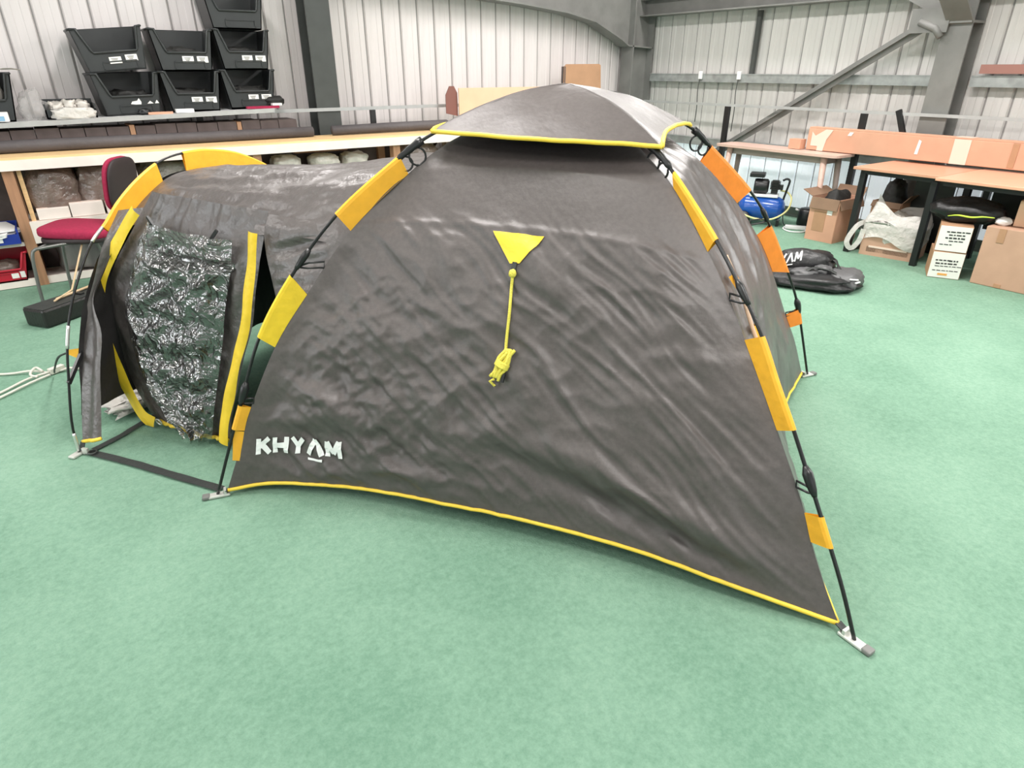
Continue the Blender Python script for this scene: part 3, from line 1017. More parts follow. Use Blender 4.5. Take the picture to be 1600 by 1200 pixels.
sleeve('A', 0.30, 0.40, 0.285, 0.385, 'yellow', 6)
sleeve('A', 0.672, 0.898, 0.625, 0.822, 'lemon')
sleeve('A', 1.112, 1.305, 1.05, 1.245, 'yellow')
sleeve('B', 0.270, 0.355, 0.248, 0.335, 'yellow', 6)
sleeve('B', 0.589, 0.843, 0.56, 0.81, 'yellow')
sleeve('B', 1.098, 1.280, 1.055, 1.235, 'yellow')
sleeve('C', 0.345, 0.435, 0.33, 0.41, 'orange', 6)
sleeve('C', 0.652, 0.905, 0.665, 0.865, 'orange')
sleeve('C', 1.085, 1.290, 1.03, 1.225, 'orange')
sleeve('D', 0.270, 0.355, 0.248, 0.335, 'yellow', 6)
sleeve('D', 0.589, 0.843, 0.56, 0.81, 'yellow')
sleeve('D', 1.098, 1.280, 1.055, 1.235, 'yellow')
# low yellow tie panel below the left sleeve
g = MB()
pa, pb = pole['A'](at_z(pole['A'], 0.295)), edge['A'](at_z(edge['A'], 0.28))
g.grid(lambda s, t: (pa + Vector((0, 0, -0.13 * t)) - Vector((0.03 * t, 0, 0)) + Vector((0, 0.004 * math.sin(5 * t), 0))).lerp(pb + Vector((-0.03 * t, 0, -0.13 * t)), s * (1 - 0.25 * t)), 5, 6)
g.build('tie_tab', 'yellow', tent)
# two small tie tabs on the side panel
for (s_, t_) in ((0.10, 0.47), (0.055, 0.585)):
    g = MB(); p_ = P_side(s_, t_); n2 = normal_of(P_side, s_, t_)
    if n2.dot(Vector((p_.x - CX, p_.y - CY, .4))) < 0: n2 = -n2
    a_ = (P_side(s_ + 0.03, t_) - p_).normalized()
    b_ = n2.cross(a_)
    g.grid(lambda u, v: p_ + n2 * (0.012 + 0.02 * math.sin(3 * u)) + a_ * (u * 0.05) + b_ * (0.05 * (v - 0.5) * (1 - 0.5 * u)), 5, 4)
    g.build('tie_tab', 'yellow', tent)
# pale zip binding of the side door beside pole B
g = MB()
zb = curve([P_side(0.035, 0.43) , P_side(0.04, 0.50), P_side(0.045, 0.57), P_side(0.05, 0.64)])
g.tube([zb(i / 20) + Vector((0.02, -0.02, 0.01)) for i in range(21)], 0.007, 6); g.build('zip_binding', mat('sand_binding', (0.55, 0.38, 0.26), 0.6), tent)

# canopy: four facets over the hub
can = {'A': Vector((1.222, 2.266, 1.392)), 'B': Vector((1.757, 1.612, 1.362)), 'C': Vector((2.345, 2.000, 1.380)), 'D': Vector((1.82, 2.64, 1.37))}
apex = Vector((1.766, 2.139, 1.548))
cut = {'AB': 0.004, 'BC': 0.024, 'CD': 0.03, 'DA': 0.03}
def ridge(k):
    a = can[k]
    return lambda t: a.lerp(apex, t) + Vector((0, 0, 0.030 * math.sin(math.pi * t)))
first_can = None
def canopy_point(k1, k2, s, t):
    r1, r2 = ridge(k1), ridge(k2)
    e = can[k1].lerp(can[k2], s)
    mid = (can[k1] + can[k2]) / 2
    inw = Vector((CX - mid.x, CY - mid.y, 0)).normalized()
    h_ = cut[k1 + k2]
    u_ = math.sin(math.pi * s)
    p = r1(t).lerp(r2(t), s)
    sag = (1 - t) * u_
    p += inw * (0.5 * h_ + (0.02 if k1 + k2 != 'AB' else -0.060)) * sag + Vector((0, 0, h_ * (sag ** 0.45) if sag > 1e-6 else 0))
    p -= Vector((0, 0, 0.014 * u_ * math.sin(math.pi * t)))
    p += Vector((0, 0, 0.004 * nz(p.x * 9, p.y * 9, 3)))
    return p
g = MB(); can_main = None
for kk in ('AB', 'BC', 'CD', 'DA'):
    g = MB(); g.grid(lambda s, t: canopy_point(kk[0], kk[1], s, t * 0.999), 30, 24)
    o = g.build('canopy_facet', 'fabric' if kk != 'BC' else 'fabric_side', tent)
    if kk == 'BC':
        o['label'] = 'paler canopy facet facing the window light'
    g = MB(); g.tube([canopy_point(kk[0], kk[1], i / 40, 0.0) for i in range(41)], 0.0085, 6)
    g.build('canopy_piping', 'piping', o)

# ------------------------------------------------------------------ the porch of the tent
hoop_p = [(-0.196, 3.206, 0.012), (-0.186, 3.213, 0.163), (-0.144, 3.244, 0.365), (-0.115, 3.266, 0.490), (-0.076, 3.295, 0.608), (-0.017, 3.339, 0.732), (0.082, 3.412, 0.888), (0.169, 3.477, 0.970), (0.246, 3.534, 1.049), (0.355, 3.615, 1.130), (0.480, 3.708, 1.193), (0.602, 3.798, 1.214), (0.766, 3.920, 1.207), (0.960, 4.064, 1.155), (1.175, 4.223, 1.030), (1.30, 4.318, 0.87), (1.385, 4.38, 0.66), (1.425, 4.41, 0.40), (1.435, 4.417, 0.012)]
hoop = curve(hoop_p)
g = MB(); g.tube([hoop(i / 90) for i in range(91)], 0.0055, 8); hoop_o = g.build('porch_hoop', 'pole', tent)
def hoop_t(z, side=0):
    lo, hi = (0.0, 0.55) if side == 0 else (0.55, 1.0)
    for _ in range(40):
        m = (lo + hi) / 2
        up = hoop(m).z < z
        if side == 0:
            lo, hi = (m, hi) if up else (lo, m)
        else:
            lo, hi = (lo, m) if up else (m, hi)
    return (lo + hi) / 2
for z0, z1 in ((0.905, 0.955), (0.49, 0.585), (0.02, 0.11)):
    t0, t1 = hoop_t(z0), hoop_t(z1)
    g = MB(); g.tube([hoop(t0 + (t1 - t0) * i / 6) for i in range(7)], 0.0075, 8); g.build('ferrule', 'alu', hoop_o)
HC = Vector((0.62, 3.81, 0.35))
def hoop_in(t, d=0.055):
    p = hoop(t)
    v = (HC - p).normalized()
    return p + v * d
tS = [(hoop_t(0.955), hoop_t(1.205) - 0.025), (hoop_t(1.212) + 0.01, hoop_t(0.75, 1))]
for a, b_ in tS:
    g = MB()
    nrm = Vector((0.596, -0.803, 0))
    n = 26
    V = []
    for i in range(n + 1):
        t = a + (b_ - a) * i / n
        p, r = hoop(t), hoop_in(t, 0.085)
        o_ = (p - r).normalized()
        V += [r + nrm * 0.002, p + nrm * 0.008, p + o_ * 0.008, p - nrm * 0.008, r - nrm * 0.002]
    g.add(V, [(i * 5 + j, i * 5 + j + 1, (i + 1) * 5 + j + 1, (i + 1) * 5 + j) for i in range(n) for j in range(4)])
    g.build('pole_sleeve', 'yellow', tent)

# porch roof: from the hoop back to the tent wall
uA = hoop_t(1.005)
uB = hoop_t(0.05, 1)
Tcur = curve([edge['A'](at_z(edge['A'], 1.00)), edge['A'](at_z(edge['A'], 1.10)), edge['A'](at_z(edge['A'], 1.235)) ] +
             [P_inner(s, at) for s, at in ((0.78, 0.80), (0.5, 0.80), (0.22, 0.78))] +
             [edge['D'](at_z(edge['D'], 1.05)), edge['D'](at_z(edge['D'], 0.75)), edge['D'](at_z(edge['D'], 0.40)), edge['D'](at_z(edge['D'], 0.16))])
def roof(s, t):
    u = uA + (uB - uA) * s
    h0 = hoop_in(u, 0.085)
    e = Tcur(s)
    p = h0.lerp(e, t)
    crown = math.sin(math.pi * s) ** 0.7 if 0 < s < 1 else 0
    p.z -= 0.045 * math.sin(math.pi * t) * crown
    x, y = s * 3.0, t * 1.1
    d = 0.026 * nz(x * 2.4, y * 2.2, 5) + 0.020 * ridged(nz(x * 6, y * 2.2, 9)) + 0.009 * ridged(nz(x * 13, y * 9, 2))
    f = min(1, 8 * t) * min(1, 8 * (1 - t))
    n = (p - Vector((0.85, 3.1, 0.2))).normalized()
    return p + n * d * f
g = MB(); g.grid(roof, 120, 60); g.build('porch_roof', 'fabric_porch', tent)

# near wall of the porch between the roof edge and the door
zipL_p = [(0.309, 3.269, 1.046), (0.239, 3.359, 0.935), (0.148, 3.471, 0.776), (0.098, 3.523, 0.647), (0.074, 3.526, 0.505), (0.074, 3.487, 0.349), (0.087, 3.426, 0.195), (0.121, 3.335, 0.062), (0.157, 3.267, 0.030)]
zipR_p = [(0.644, 2.696, 1.014), (0.621, 2.705, 0.890), (0.587, 2.726, 0.754), (0.555, 2.745, 0.612), (0.504, 2.791, 0.458), (0.457, 2.829, 0.298), (0.418, 2.861, 0.164), (0.388, 2.877, 0.029)]
zL, zR = curve(zipL_p), curve(zipR_p)
NW = Vector((-0.852, -0.506, 0.13))
winL = curve([(0.337, 3.212, 1.005), (0.278, 3.277, 0.873), (0.217, 3.340, 0.720), (0.174, 3.381, 0.592), (0.163, 3.360, 0.439), (0.169, 3.304, 0.256), (0.219, 3.184, 0.116), (0.263, 3.082, 0.03)])
winR = curve([(0.581, 2.792, 0.970), (0.555, 2.805, 0.850), (0.518, 2.832, 0.710), (0.484, 2.851, 0.564), (0.446, 2.878, 0.410), (0.403, 2.909, 0.249), (0.379, 2.924, 0.149), (0.354, 2.936, 0.036)])
def door(s, t):
    p = zL(t).lerp(zR(t), s)
    if t < 0.12:
        p = p + Vector((0.05, 0.03, 0.07)) * (1 - t / 0.12)
    w = 0.020 * nz(s * 5, t * 4, 3) + 0.012 * ridged(nz(s * 9, t * 7, 7)) + 0.008 * ridged(nz(s * 15, t * 14, 1))
    f = min(1, 8 * s) * min(1, 8 * (1 - s))
    p = p + NW * (w * f - 0.012)
    p.z = max(p.z, 0.012)
    return p
g = MB(); g.grid(door, 50, 60); door_o = g.build('door_panel', 'fabric_porch', tent)
def window(s, t):
    p = winL(t).lerp(winR(t), s)
    w = 0.034 * ridged(nz(s * 3.5, t * 6.0, 2)) + 0.022 * ridged(nz(s * 7 + 4, t * 11, 5)) + 0.007 * ridged(nz(s * 17, t * 22, 8))
    p = p + NW * (0.030 + w * min(1, 6 * s + .05) * min(1, 6 * (1 - s) + .05))
    # one deep sideways fold a third of the way down
    p = p - NW * 0.035 * math.exp(-((t - 0.115 - 0.03 * (1 - s)) / 0.018) ** 2) * min(1, max(0, s - 0.2) * 3)
    p.z = max(p.z, 0.018)
    return p
g = MB(); g.grid(window, 70, 90, smooth=False); g.build('clear_window', 'film', door_o, label='crumpled clear plastic window')
def zipband(c, w0, w1, name, m, flip=1):
    g = MB()
    def fn(s, t):
        p = c(t)
        a = c(min(1, t + .02)) - c(max(0, t - .02))
        sd = a.cross(NW).normalized() * flip
        ww = w0 + (w1 - w0) * t
        q = p + sd * ((s - 0.5) * ww) + NW * (0.030 + 0.010 * nz(t * 6, s, 3) + 0.006 * math.sin(s * 3.1))
        q.z = max(q.z, 0.016)
        return q
    g.grid(fn, 6, 50)
    return g.build(name, m, tent)
zipband(zL, 0.055, 0.075, 'zip_flap', 'lemon')
zipband(zR, 0.048, 0.055, 'zip_flap', 'lemon')
g = MB(); g.tube([door(i / 40, 1.0) + NW * 0.012 + Vector((0, 0, 0.006)) for i in range(41)], 0.010, 6); g.build('hem_piping', 'piping', door_o)
g = MB(); q = Vector((0.175, 3.235, 0.05)); g.tube([q + Vector((0.4, -0.7, 0)).normalized() * 0.018 * math.cos(a) + Vector((-.2, -.1, .9)) * 0.018 * math.sin(a) + NW * 0.03 for a in [2 * math.pi * i / 14 for i in range(14)]], 0.004, 6, closed=True)
g.build('eyelet', 'alu', door_o)
# strip of wall along the hoop leg
sO = curve([(0.235, 3.505, 1.015), (0.130, 3.419, 0.880), (0.057, 3.413, 0.730), (-0.011, 3.408, 0.591), (-0.058, 3.372, 0.455), (-0.106, 3.316, 0.294), (-0.144, 3.266, 0.159), (-0.171, 3.223, 0.052)])
sI = curve([(0.335, 3.265, 1.060), (0.205, 3.375, 0.940), (0.110, 3.400, 0.793), (0.030, 3.385, 0.657), (0.026, 3.294, 0.525), (-0.013, 3.248, 0.392), (-0.057, 3.189, 0.233), (-0.101, 3.137, 0.084)])
g = MB(); g.grid(lambda s, t: sO(t).lerp(sI(t), s) + NW * (0.014 * math.sin(7 * s + 3 * t) * s - 0.045 * s * max(0.0, 1 - 1.3 * t)), 10, 40)
st = g.build('porch_strip', 'fabric_porch', tent)
g = MB(); g.tube([sO(1).lerp(sI(1), i / 8) + NW * (0.014 * math.sin(7 * i / 8 + 3) * i / 8) for i in range(9)], 0.009, 6); g.build('hem_piping', 'piping', st)
# wall of the porch to the right of the door, draped to pole A
zz = [0.86, 0.76, 0.66, 0.55, 0.42]
rightL = curve([(0.70, 2.71, 1.075), (0.665, 2.690, 1.014), (0.650, 2.660, 0.927), (0.645, 2.62, 0.836), (0.642, 2.585, 0.747), (0.640, 2.55, 0.68)])
rightR = curve([edge['A'](at_z(edge['A'], 1.06)), edge['A'](at_z(edge['A'], 1.00)), edge['A'](at_z(edge['A'], 0.92)), edge['A'](at_z(edge['A'], 0.84)), edge['A'](at_z(edge['A'], 0.74)), edge['A'](at_z(edge['A'], 0.62))])
g = MB(); g.grid(lambda s, t: rightL(t).lerp(rightR(t), s) + NW * (0.03 * math.sin(math.pi * s) * nz(s * 3 + t * 9, t * 5, 2) * 1.2), 24, 30)
g.build('porch_wall', 'fabric_porch', tent)
# end panel of the porch, stretched inside the hoop
tq0, tq1 = hoop_t(0.13), hoop_t(0.13, 1)
def end_panel(s, t):
    # t runs from the bottom corners up to the crown
    k = 0.5 * t * 0.98
    a_, b_ = hoop_in(tq0 + (tq1 - tq0) * k, 0.09), hoop_in(tq1 - (tq1 - tq0) * k, 0.09)
    p = a_.lerp(b_, s)
    return p + Vector((-0.596, 0.803, 0)) * (0.03 + 0.05 * math.sin(math.pi * s) * math.sin(math.pi * t) + 0.015 * ridged(nz(s * 9, t * 6, 4)))
g = MB(); g.grid(end_panel, 40, 40); g.build('porch_end_panel', 'fabric_dark', tent)
# zip pullers of the clear window
for a_, b_ in (((0.345, 3.18, 1.03), (0.375, 3.13, 0.965)), ((0.545, 2.83, 1.01), (0.515, 2.87, 0.95))):
    g = MB(); g.bar(Vector(a_) + NW * 0.04, Vector(b_) + NW * 0.05, 0.010, 0.012); g.build('toggle', 'black_plastic', door_o)
# foot of the hoop, ground straps on the carpet
g = MB(); g.box((-0.205, 3.20, 0.008), (0.07, 0.035, 0.012), rz=math.radians(40), b=0.004); g.box((-0.17, 3.185, 0.02), (0.012, 0.03, 0.03), rz=math.radians(40)); g.build('foot_plate', 'zinc', hoop_o)
g = MB(); g.box((1.44, 4.42, 0.008), (0.07, 0.035, 0.012), rz=math.radians(40), b=0.004); g.build('foot_plate', 'zinc', hoop_o)
def flat_strap(pts, w, name='ground_strap', m='strap', z=0.006):
    c = curve([(x, y, z) for x, y in pts])
    g = MB()
    def fn(s, t):
        p = c(t); a = c(min(1, t + .02)) - c(max(0, t - .02)); sd = Vector((-a.y, a.x, 0)).normalized()
        return p + sd * (s - 0.5) * w + Vector((0, 0, 0.004 + 0.003 * nz(t * 9, s, 1)))
    g.grid(fn, 3, 30)
    return g.build(name, m, tent)
flat_strap([(-0.16, 3.19), (-0.02, 2.99), (0.12, 2.77), (0.275, 2.53)], 0.040)
flat_strap([(-0.14, 3.20), (-0.02, 3.27), (0.12, 3.38), (0.30, 3.50)], 0.035)
g = MB(); g.tube([(-0.145 + 0.018 * math.cos(a), 3.165 + 0.018 * math.sin(a), 0.016) for a in [2 * math.pi * i / 14 for i in range(14)]], 0.004, 6, closed=True); g.build('strap_ring', 'steel_dark', tent)
g = MB(); g.bar((-0.17, 3.215, 0.055), (-0.185, 3.195, 0.02), 0.022, 0.004); g.build('corner_strap', 'strap', tent)
# clip strap at mid height of the hoop and the guy attachment
g = MB(); p_ = hoop(hoop_t(0.34)); q_ = sO(0.62); g.bar(p_, q_, 0.012, 0.020); g.build('hoop_clip', 'black_plastic', hoop_o)
g = MB(); g.add([(-0.075, 3.36, 0.45), (-0.075, 3.36, 0.39), (-0.125, 3.42, 0.41), (-0.12, 3.41, 0.435)], [(0, 1, 2, 3)]); g.build('guy_patch', 'yellow', tent)
# white guy cords lying on the carpet
g = MB(); cc = curve([(-0.12, 3.42, 0.42), (-0.17, 3.55, 0.36), (-0.215, 3.85, 0.20), (-0.245, 4.25, 0.03)]); g.tube([cc(i / 20) for i in range(21)], 0.005, 6); gl = g.build('guy_line', 'strap', tent)
g = MB(); g.bar((-0.20, 4.34, 0.022), (-0.27, 4.30, 0.022), 0.035, 0.03); g.build('cord_wrap', 'rope_white', gl)
for pts in ([(-0.27, 4.30, .015), (-0.36, 4.38, .02), (-0.48, 4.44, .01), (-0.75, 4.60, .01)],
            [(-0.27, 4.30, .02), (-0.38, 4.27, .015), (-0.52, 4.15, .01), (-0.80, 3.95, .01)],
            [(-0.27, 4.28, .012), (-0.37, 4.20, .015), (-0.52, 4.08, .01), (-0.80, 3.86, .01)],
            [(-0.22, 4.31, .012), (-0.17, 4.30, .02), (-0.13, 4.28, .012), (-0.08, 4.30, .01)],
            [(-0.30, 4.31, .03), (-0.33, 4.35, .045), (-0.36, 4.30, .03), (-0.33, 4.26, .02)]):
    g = MB(); cc = curve(pts); g.tube([cc(i / 20) for i in range(21)], 0.007, 6); g.build('guy_cord', 'rope_white', gl)

# loose clear polythene lying inside the porch
g = MB(); g.blob((0.13, 3.62, 0.05), (0.20, 0.13, 0.05), rz=0.6, amp=0.5, freq=3, seed=3, flat=0.1)
tag(g.build('plastic_sheet', 'wrap_white'), 'crumpled whitish polythene on the carpet inside the tent porch', 'plastic sheet')
# ------------------------------------------------------------------ long timber shelf unit along the back wall
unit = empty('shelf_unit', (1.4, 6.6, 0), 'long timber shelf unit with yellow top plank and white front board behind the tent', 'shelf')
UX0, UX1 = -1.6, 4.3
b = MB(); b.box(((UX0 + UX1) / 2, 6.60, 0.985), (UX1 - UX0, 0.44, 0.022)); b.build('top_plank', 'timber', unit)
b = MB(); b.box(((UX0 + UX1) / 2, 6.375, 0.94), (UX1 - UX0, 0.03, 0.075)); b.build('front_board', 'timber_white', unit)
for x, m_ in ((-1.5, 'timber_brown'), (-0.235, 'timber_brown'), (0.60, 'upright_white'), (1.63, 'timber_brown'), (3.03, 'timber_brown'), (4.2, 'timber_brown')):
    b = MB(); b.box((x, 6.44, 0.451), (0.075, 0.09, 0.90)); b.build('upright', m_, unit, label='white painted upright' if m_ == 'upright_white' else None)
    b = MB(); b.box((x, 6.80, 0.487), (0.075, 0.05, 0.97)); b.build('rear_upright', 'timber_brown', unit)
b = MB(); b.box((-0.165, 6.455, 0.70), (0.03, 0.05, 0.40)); b.build('batten', 'timber', unit)
b = MB(); b.box((2.05, 6.40, 0.425), (4.5, 0.025, 0.17)); b.build('mid_board', 'timber_white', unit)
b = MB(); b.box((2.05, 6.62, 0.50), (4.5, 0.40, 0.02)); b.build('mid_shelf', 'timber_white', unit)
b = MB(); b.box((-0.90, 6.60, 0.345), (1.25, 0.40, 0.03)); b.build('low_shelf', 'upright_white', unit)
b = MB(); b.box((1.4, 6.60, 0.03), (5.6, 0.36, 0.035)); b.box((1.4, 6.42, 0.035), (5.6, 0.02, 0.06)); b.build('bottom_shelf', 'timber_white', unit)
b = MB(); b.box((1.3, 6.83, 0.46), (5.6, 0.014, 0.84)); b.build('back_sheet', 'carton_dark', unit)

# wrapped bundles on the middle shelf
def bundle(name, c, s, m, label, amp=0.16, freq=2.4, seed=0, rz=0, power=0.6, cat='bundle', group=None):
    b = MB(); b.blob(c, s, rz=rz, amp=amp, freq=freq, seed=seed, power=power, flat=0.12)
    return tag(b.build(name, m), label, cat, group)
bundle('wrapped_bundle', (0.03, 6.62, 0.695), (0.19, 0.17, 0.205), 'wrap', 'brownish plastic wrapped bundle beside the pale batten on the middle shelf', seed=1)
bundle('wrapped_bundle', (0.37, 6.64, 0.69), (0.18, 0.17, 0.20), 'wrap', 'brownish plastic wrapped bundle left of the white upright, behind the maroon chair back', seed=2)
bundle('wrapped_bundle', (0.86, 6.62, 0.70), (0.20, 0.16, 0.19), 'wrap_green', 'grey green plastic wrapped bundle right of the white upright', seed=3)
bundle('wrapped_bundle', (1.33, 6.62, 0.71), (0.22, 0.16, 0.20), 'wrap_green', 'grey green plastic wrapped bundle behind the top of the porch hoop', seed=4)
for i, (x, z, yy) in enumerate(((1.86, 0.60, 6.58), (2.16, 0.59, 6.58), (2.45, 0.60, 6.58), (2.74, 0.59, 6.58), (1.95, 0.775, 6.64), (2.32, 0.765, 6.62), (2.66, 0.76, 6.66))):
    bundle('poly_packet', (x, yy, z), (0.135, 0.14, 0.078), 'wrap_white', ('white plastic packet, lower row, next to the third timber upright', 'white plastic packet, lower row, second from the third upright', 'white plastic packet, lower row, third from the third upright', 'white plastic packet, lower row, next to the fourth timber upright', 'white plastic packet, top row, left one under the plank', 'white plastic packet, top row, middle one under the plank', 'white plastic packet, top row, right one under the plank')[i], seed=10 + i, rz=0.2 * (i % 3 - 1), cat='packet', group='white packets on the middle shelf')
b = MB(); b.box((2.35, 6.76, 0.90), (0.55, 0.10, 0.10)); tag(b.build('flat_carton', 'timber_brown'), 'long brown carton lying behind the white packets under the plank', 'carton')
bundle('brown_packet', (3.35, 6.62, 0.72), (0.24, 0.16, 0.20), 'wrap', 'brown wrapped bundle right of the last timber upright, half behind the tent', seed=21)
bundle('brown_packet', (3.80, 6.62, 0.70), (0.20, 0.16, 0.18), 'wrap', 'brown wrapped bundle behind the canopy corner of the tent', seed=22)

# small white boxes in a row on the front of the middle shelf
def small_box(name, c, s, m, label, cat='box', rz=0.0, group=None, flapline=True):
    t = empty(name, (c[0], c[1], c[2] - s[2] / 2), label, cat, group)
    b = MB(); b.box(c, s, rz=rz, b=0.004); b.build('body', m, t)
    b = MB(); b.box((c[0], c[1], c[2] + s[2] / 2 + 0.001), (s[0] * 0.98, s[1] * 0.12, 0.003), rz=rz); b.build('flap_seam', 'tape', t)
    return t
small_box('white_box', (-0.02, 6.46, 0.555), (0.22, 0.10, 0.085), 'timber_white', 'small off-white box by the pale batten, first in the row on the shelf')
small_box('white_box', (0.215, 6.45, 0.567), (0.235, 0.10, 0.108), 'timber_white', 'tallest small off-white box, second in the row on the shelf')
small_box('white_box', (0.42, 6.46, 0.56), (0.14, 0.10, 0.095), 'timber_white', 'small off-white box next to the maroon chair back')

# left bay: blue tray with papers, red bin below
t = empty('blue_tray', (-0.52, 6.50, 0.361), 'blue plastic tray heaped with white sheets on the low shelf', 'tray')
b = MB()
for c_, s_ in (((-0.55, 6.50, 0.368), (0.52, 0.30, 0.012)), ((-0.55, 6.352, 0.40), (0.52, 0.012, 0.075)), ((-0.55, 6.648, 0.43), (0.52, 0.012, 0.13)), ((-0.296, 6.50, 0.42), (0.012, 0.30, 0.11)), ((-0.804, 6.50, 0.42), (0.012, 0.30, 0.11))):
    b.box(c_, s_)
b.build('body', 'blue_plastic', t)
b = MB(); b.box((-0.47, 6.343, 0.405), (0.14, 0.006, 0.045)); b.build('label_card', 'white_paper', t)
b = MB()
for i in range(6):
    b.box((-0.50 + 0.02 * (i % 3), 6.47, 0.39 + 0.018 * i), (0.32, 0.24, 0.012), R=Euler((0.12 * (i % 2), -0.25 + 0.06 * i, 0.3 * (i % 3) - 0.2)).to_matrix())
tag(b.build('paper_stack', 'white_paper'), 'untidy white sheets lying in the blue tray', 'paper')

def front_bin_shape(w, d, h, slope=0.05, lip=0.45):
    """open-fronted picking bin, front at -y, base at z 0"""
    parts = []
    b = MB()
    wb = w / 2 - slope
    wt = w / 2
    th = 0.008
    # sides
    for s in (-1, 1):
        b.add([(s * wb, -d / 2, 0), (s * wb, d / 2, 0), (s * wt, d / 2, h), (s * wt, -d / 2, h), (s * (wb - th), -d / 2, 0), (s * (wb - th), d / 2, 0), (s * (wt - th), d / 2, h), (s * (wt - th), -d / 2, h)],
              [(0, 1, 2, 3), (4, 7, 6, 5), (0, 3, 7, 4), (1, 5, 6, 2), (3, 2, 6, 7), (0, 4, 5, 1)])
    b.box((0, 0, 0.006), (2 * wb, d, 0.012))
    b.add([(-wb, d / 2, 0), (wb, d / 2, 0), (wt, d / 2, h), (-wt, d / 2, h), (-wb, d / 2 - th, 0), (wb, d / 2 - th, 0), (wt, d / 2 - th, h), (-wt, d / 2 - th, h)],
          [(0, 1, 2, 3), (4, 7, 6, 5), (0, 4, 5, 1), (2, 6, 7, 3), (0, 3, 7, 4), (1, 5, 6, 2)])
    # front with a U-shaped opening
    fx = lambda z: wb + slope * z / h
    zl = h * lip
    y0, y1 = -d / 2, -d / 2 + th
    def quad(p):
        V = [(x, y0, z) for x, z in p] + [(x, y1, z) for x, z in p]
        n = len(p)
        b.add(V, [tuple(range(n)), tuple(reversed(range(n, 2 * n)))] + [(i, n + i, n + (i + 1) % n, (i + 1) % n) for i in range(n)])
    quad([(-fx(0), 0), (fx(0), 0), (fx(zl), zl), (-fx(zl), zl)])
    quad([(-fx(zl), zl), (-fx(zl) * 0.62, zl), (-fx(h) * 0.82, h), (-fx(h), h)])
    quad([(fx(zl), zl), (fx(h), h), (fx(h) * 0.86, h), (fx(zl) * 0.80, zl)])
    rim = MB()
    rim.tube([(-fx(h) * 0.99, y0 - .004, h), (-fx(h) * 0.82, y0 - .004, h), (-fx(zl) * 0.66, y0 - .004, zl + 0.02), (-fx(zl) * 0.60, y0 - .004, zl), (fx(zl) * 0.76, y0 - .004, zl), (fx(zl) * 0.81, y0 - .004, zl + 0.02), (fx(h) * 0.86, y0 - .004, h), (fx(h) * 0.99, y0 - .004, h)], 0.011, 6)
    rim.tube([(wt, y0, h), (wt, d / 2, h), (-wt, d / 2, h), (-wt, y0, h)], 0.009, 6)
    grip = MB(); quad_g = [(-wb * 0.45, 0.02), (wb * 0.75, 0.02), (wb * 0.75, 0.075), (-wb * 0.45, 0.075)]
    for (xa, za), (xb, zb_) in zip(quad_g, quad_g[1:] + quad_g[:1]):
        grip.bar((xa, y0 - .003, za), (xb, y0 - .003, zb_), 0.010, 0.010)
    cards = []
    return b, rim, grip, y0, zl

def make_bin(x, y, z, w, d, h, label, group, m='bin', cards=((0.02, 0), (0.14, 0)), rot=(0, 0, 0), lip=0.45):
    t = empty('storage_bin', (0, 0, 0), label, 'bin', group)
    body, rim, grip, y0, zl = front_bin_shape(w, d, h, lip=lip)
    body.build('body', m, t); rim.build('rim', m, t); grip.build('grip', m, t)
    for cx_, dz in cards:
        c = MB(); c.box((cx_, y0 - 0.004, zl - 0.052 + dz), (0.092, 0.004, 0.050), b=0.0015); co = c.build('label_card', 'label', t)
        if m == 'bin':
            c = MB()
            for k in range(3):
                c.box((cx_ - 0.005, y0 - 0.0072, zl - 0.040 + dz - 0.010 * k), (0.055 - 0.012 * k, 0.002, 0.0035))
            c.build('ink_lines', 'ink', co, kind='stuff')
    t.location = (x, y, z + 0.004)
    t.rotation_euler = rot
    return t

# red bin on the floor
rb = make_bin(-0.50, 6.56, 0.052, 0.44, 0.30, 0.225, 'red open-fronted picking bin on the bottom shelf below the blue tray', None, m='red_plastic', cards=((0.12, 0.01),), lip=0.42)
bundle('dark_packet', (-0.50, 6.56, 0.135), (0.15, 0.11, 0.075), 'wrap', 'dark plastic wrapped goods inside the red bin', seed=31, cat='packet')
b = MB()
bundle('striped_bag', (0.13, 6.58, 0.20), (0.22, 0.13, 0.155), 'grey_bag', 'grey and black striped plastic bag under the middle shelf behind the chair legs', seed=33, cat='bag')
bundle('brown_sack', (0.52, 6.60, 0.19), (0.15, 0.13, 0.14), 'carton', 'brown paper sack on the bottom shelf beside the striped bag', seed=34, cat='sack')

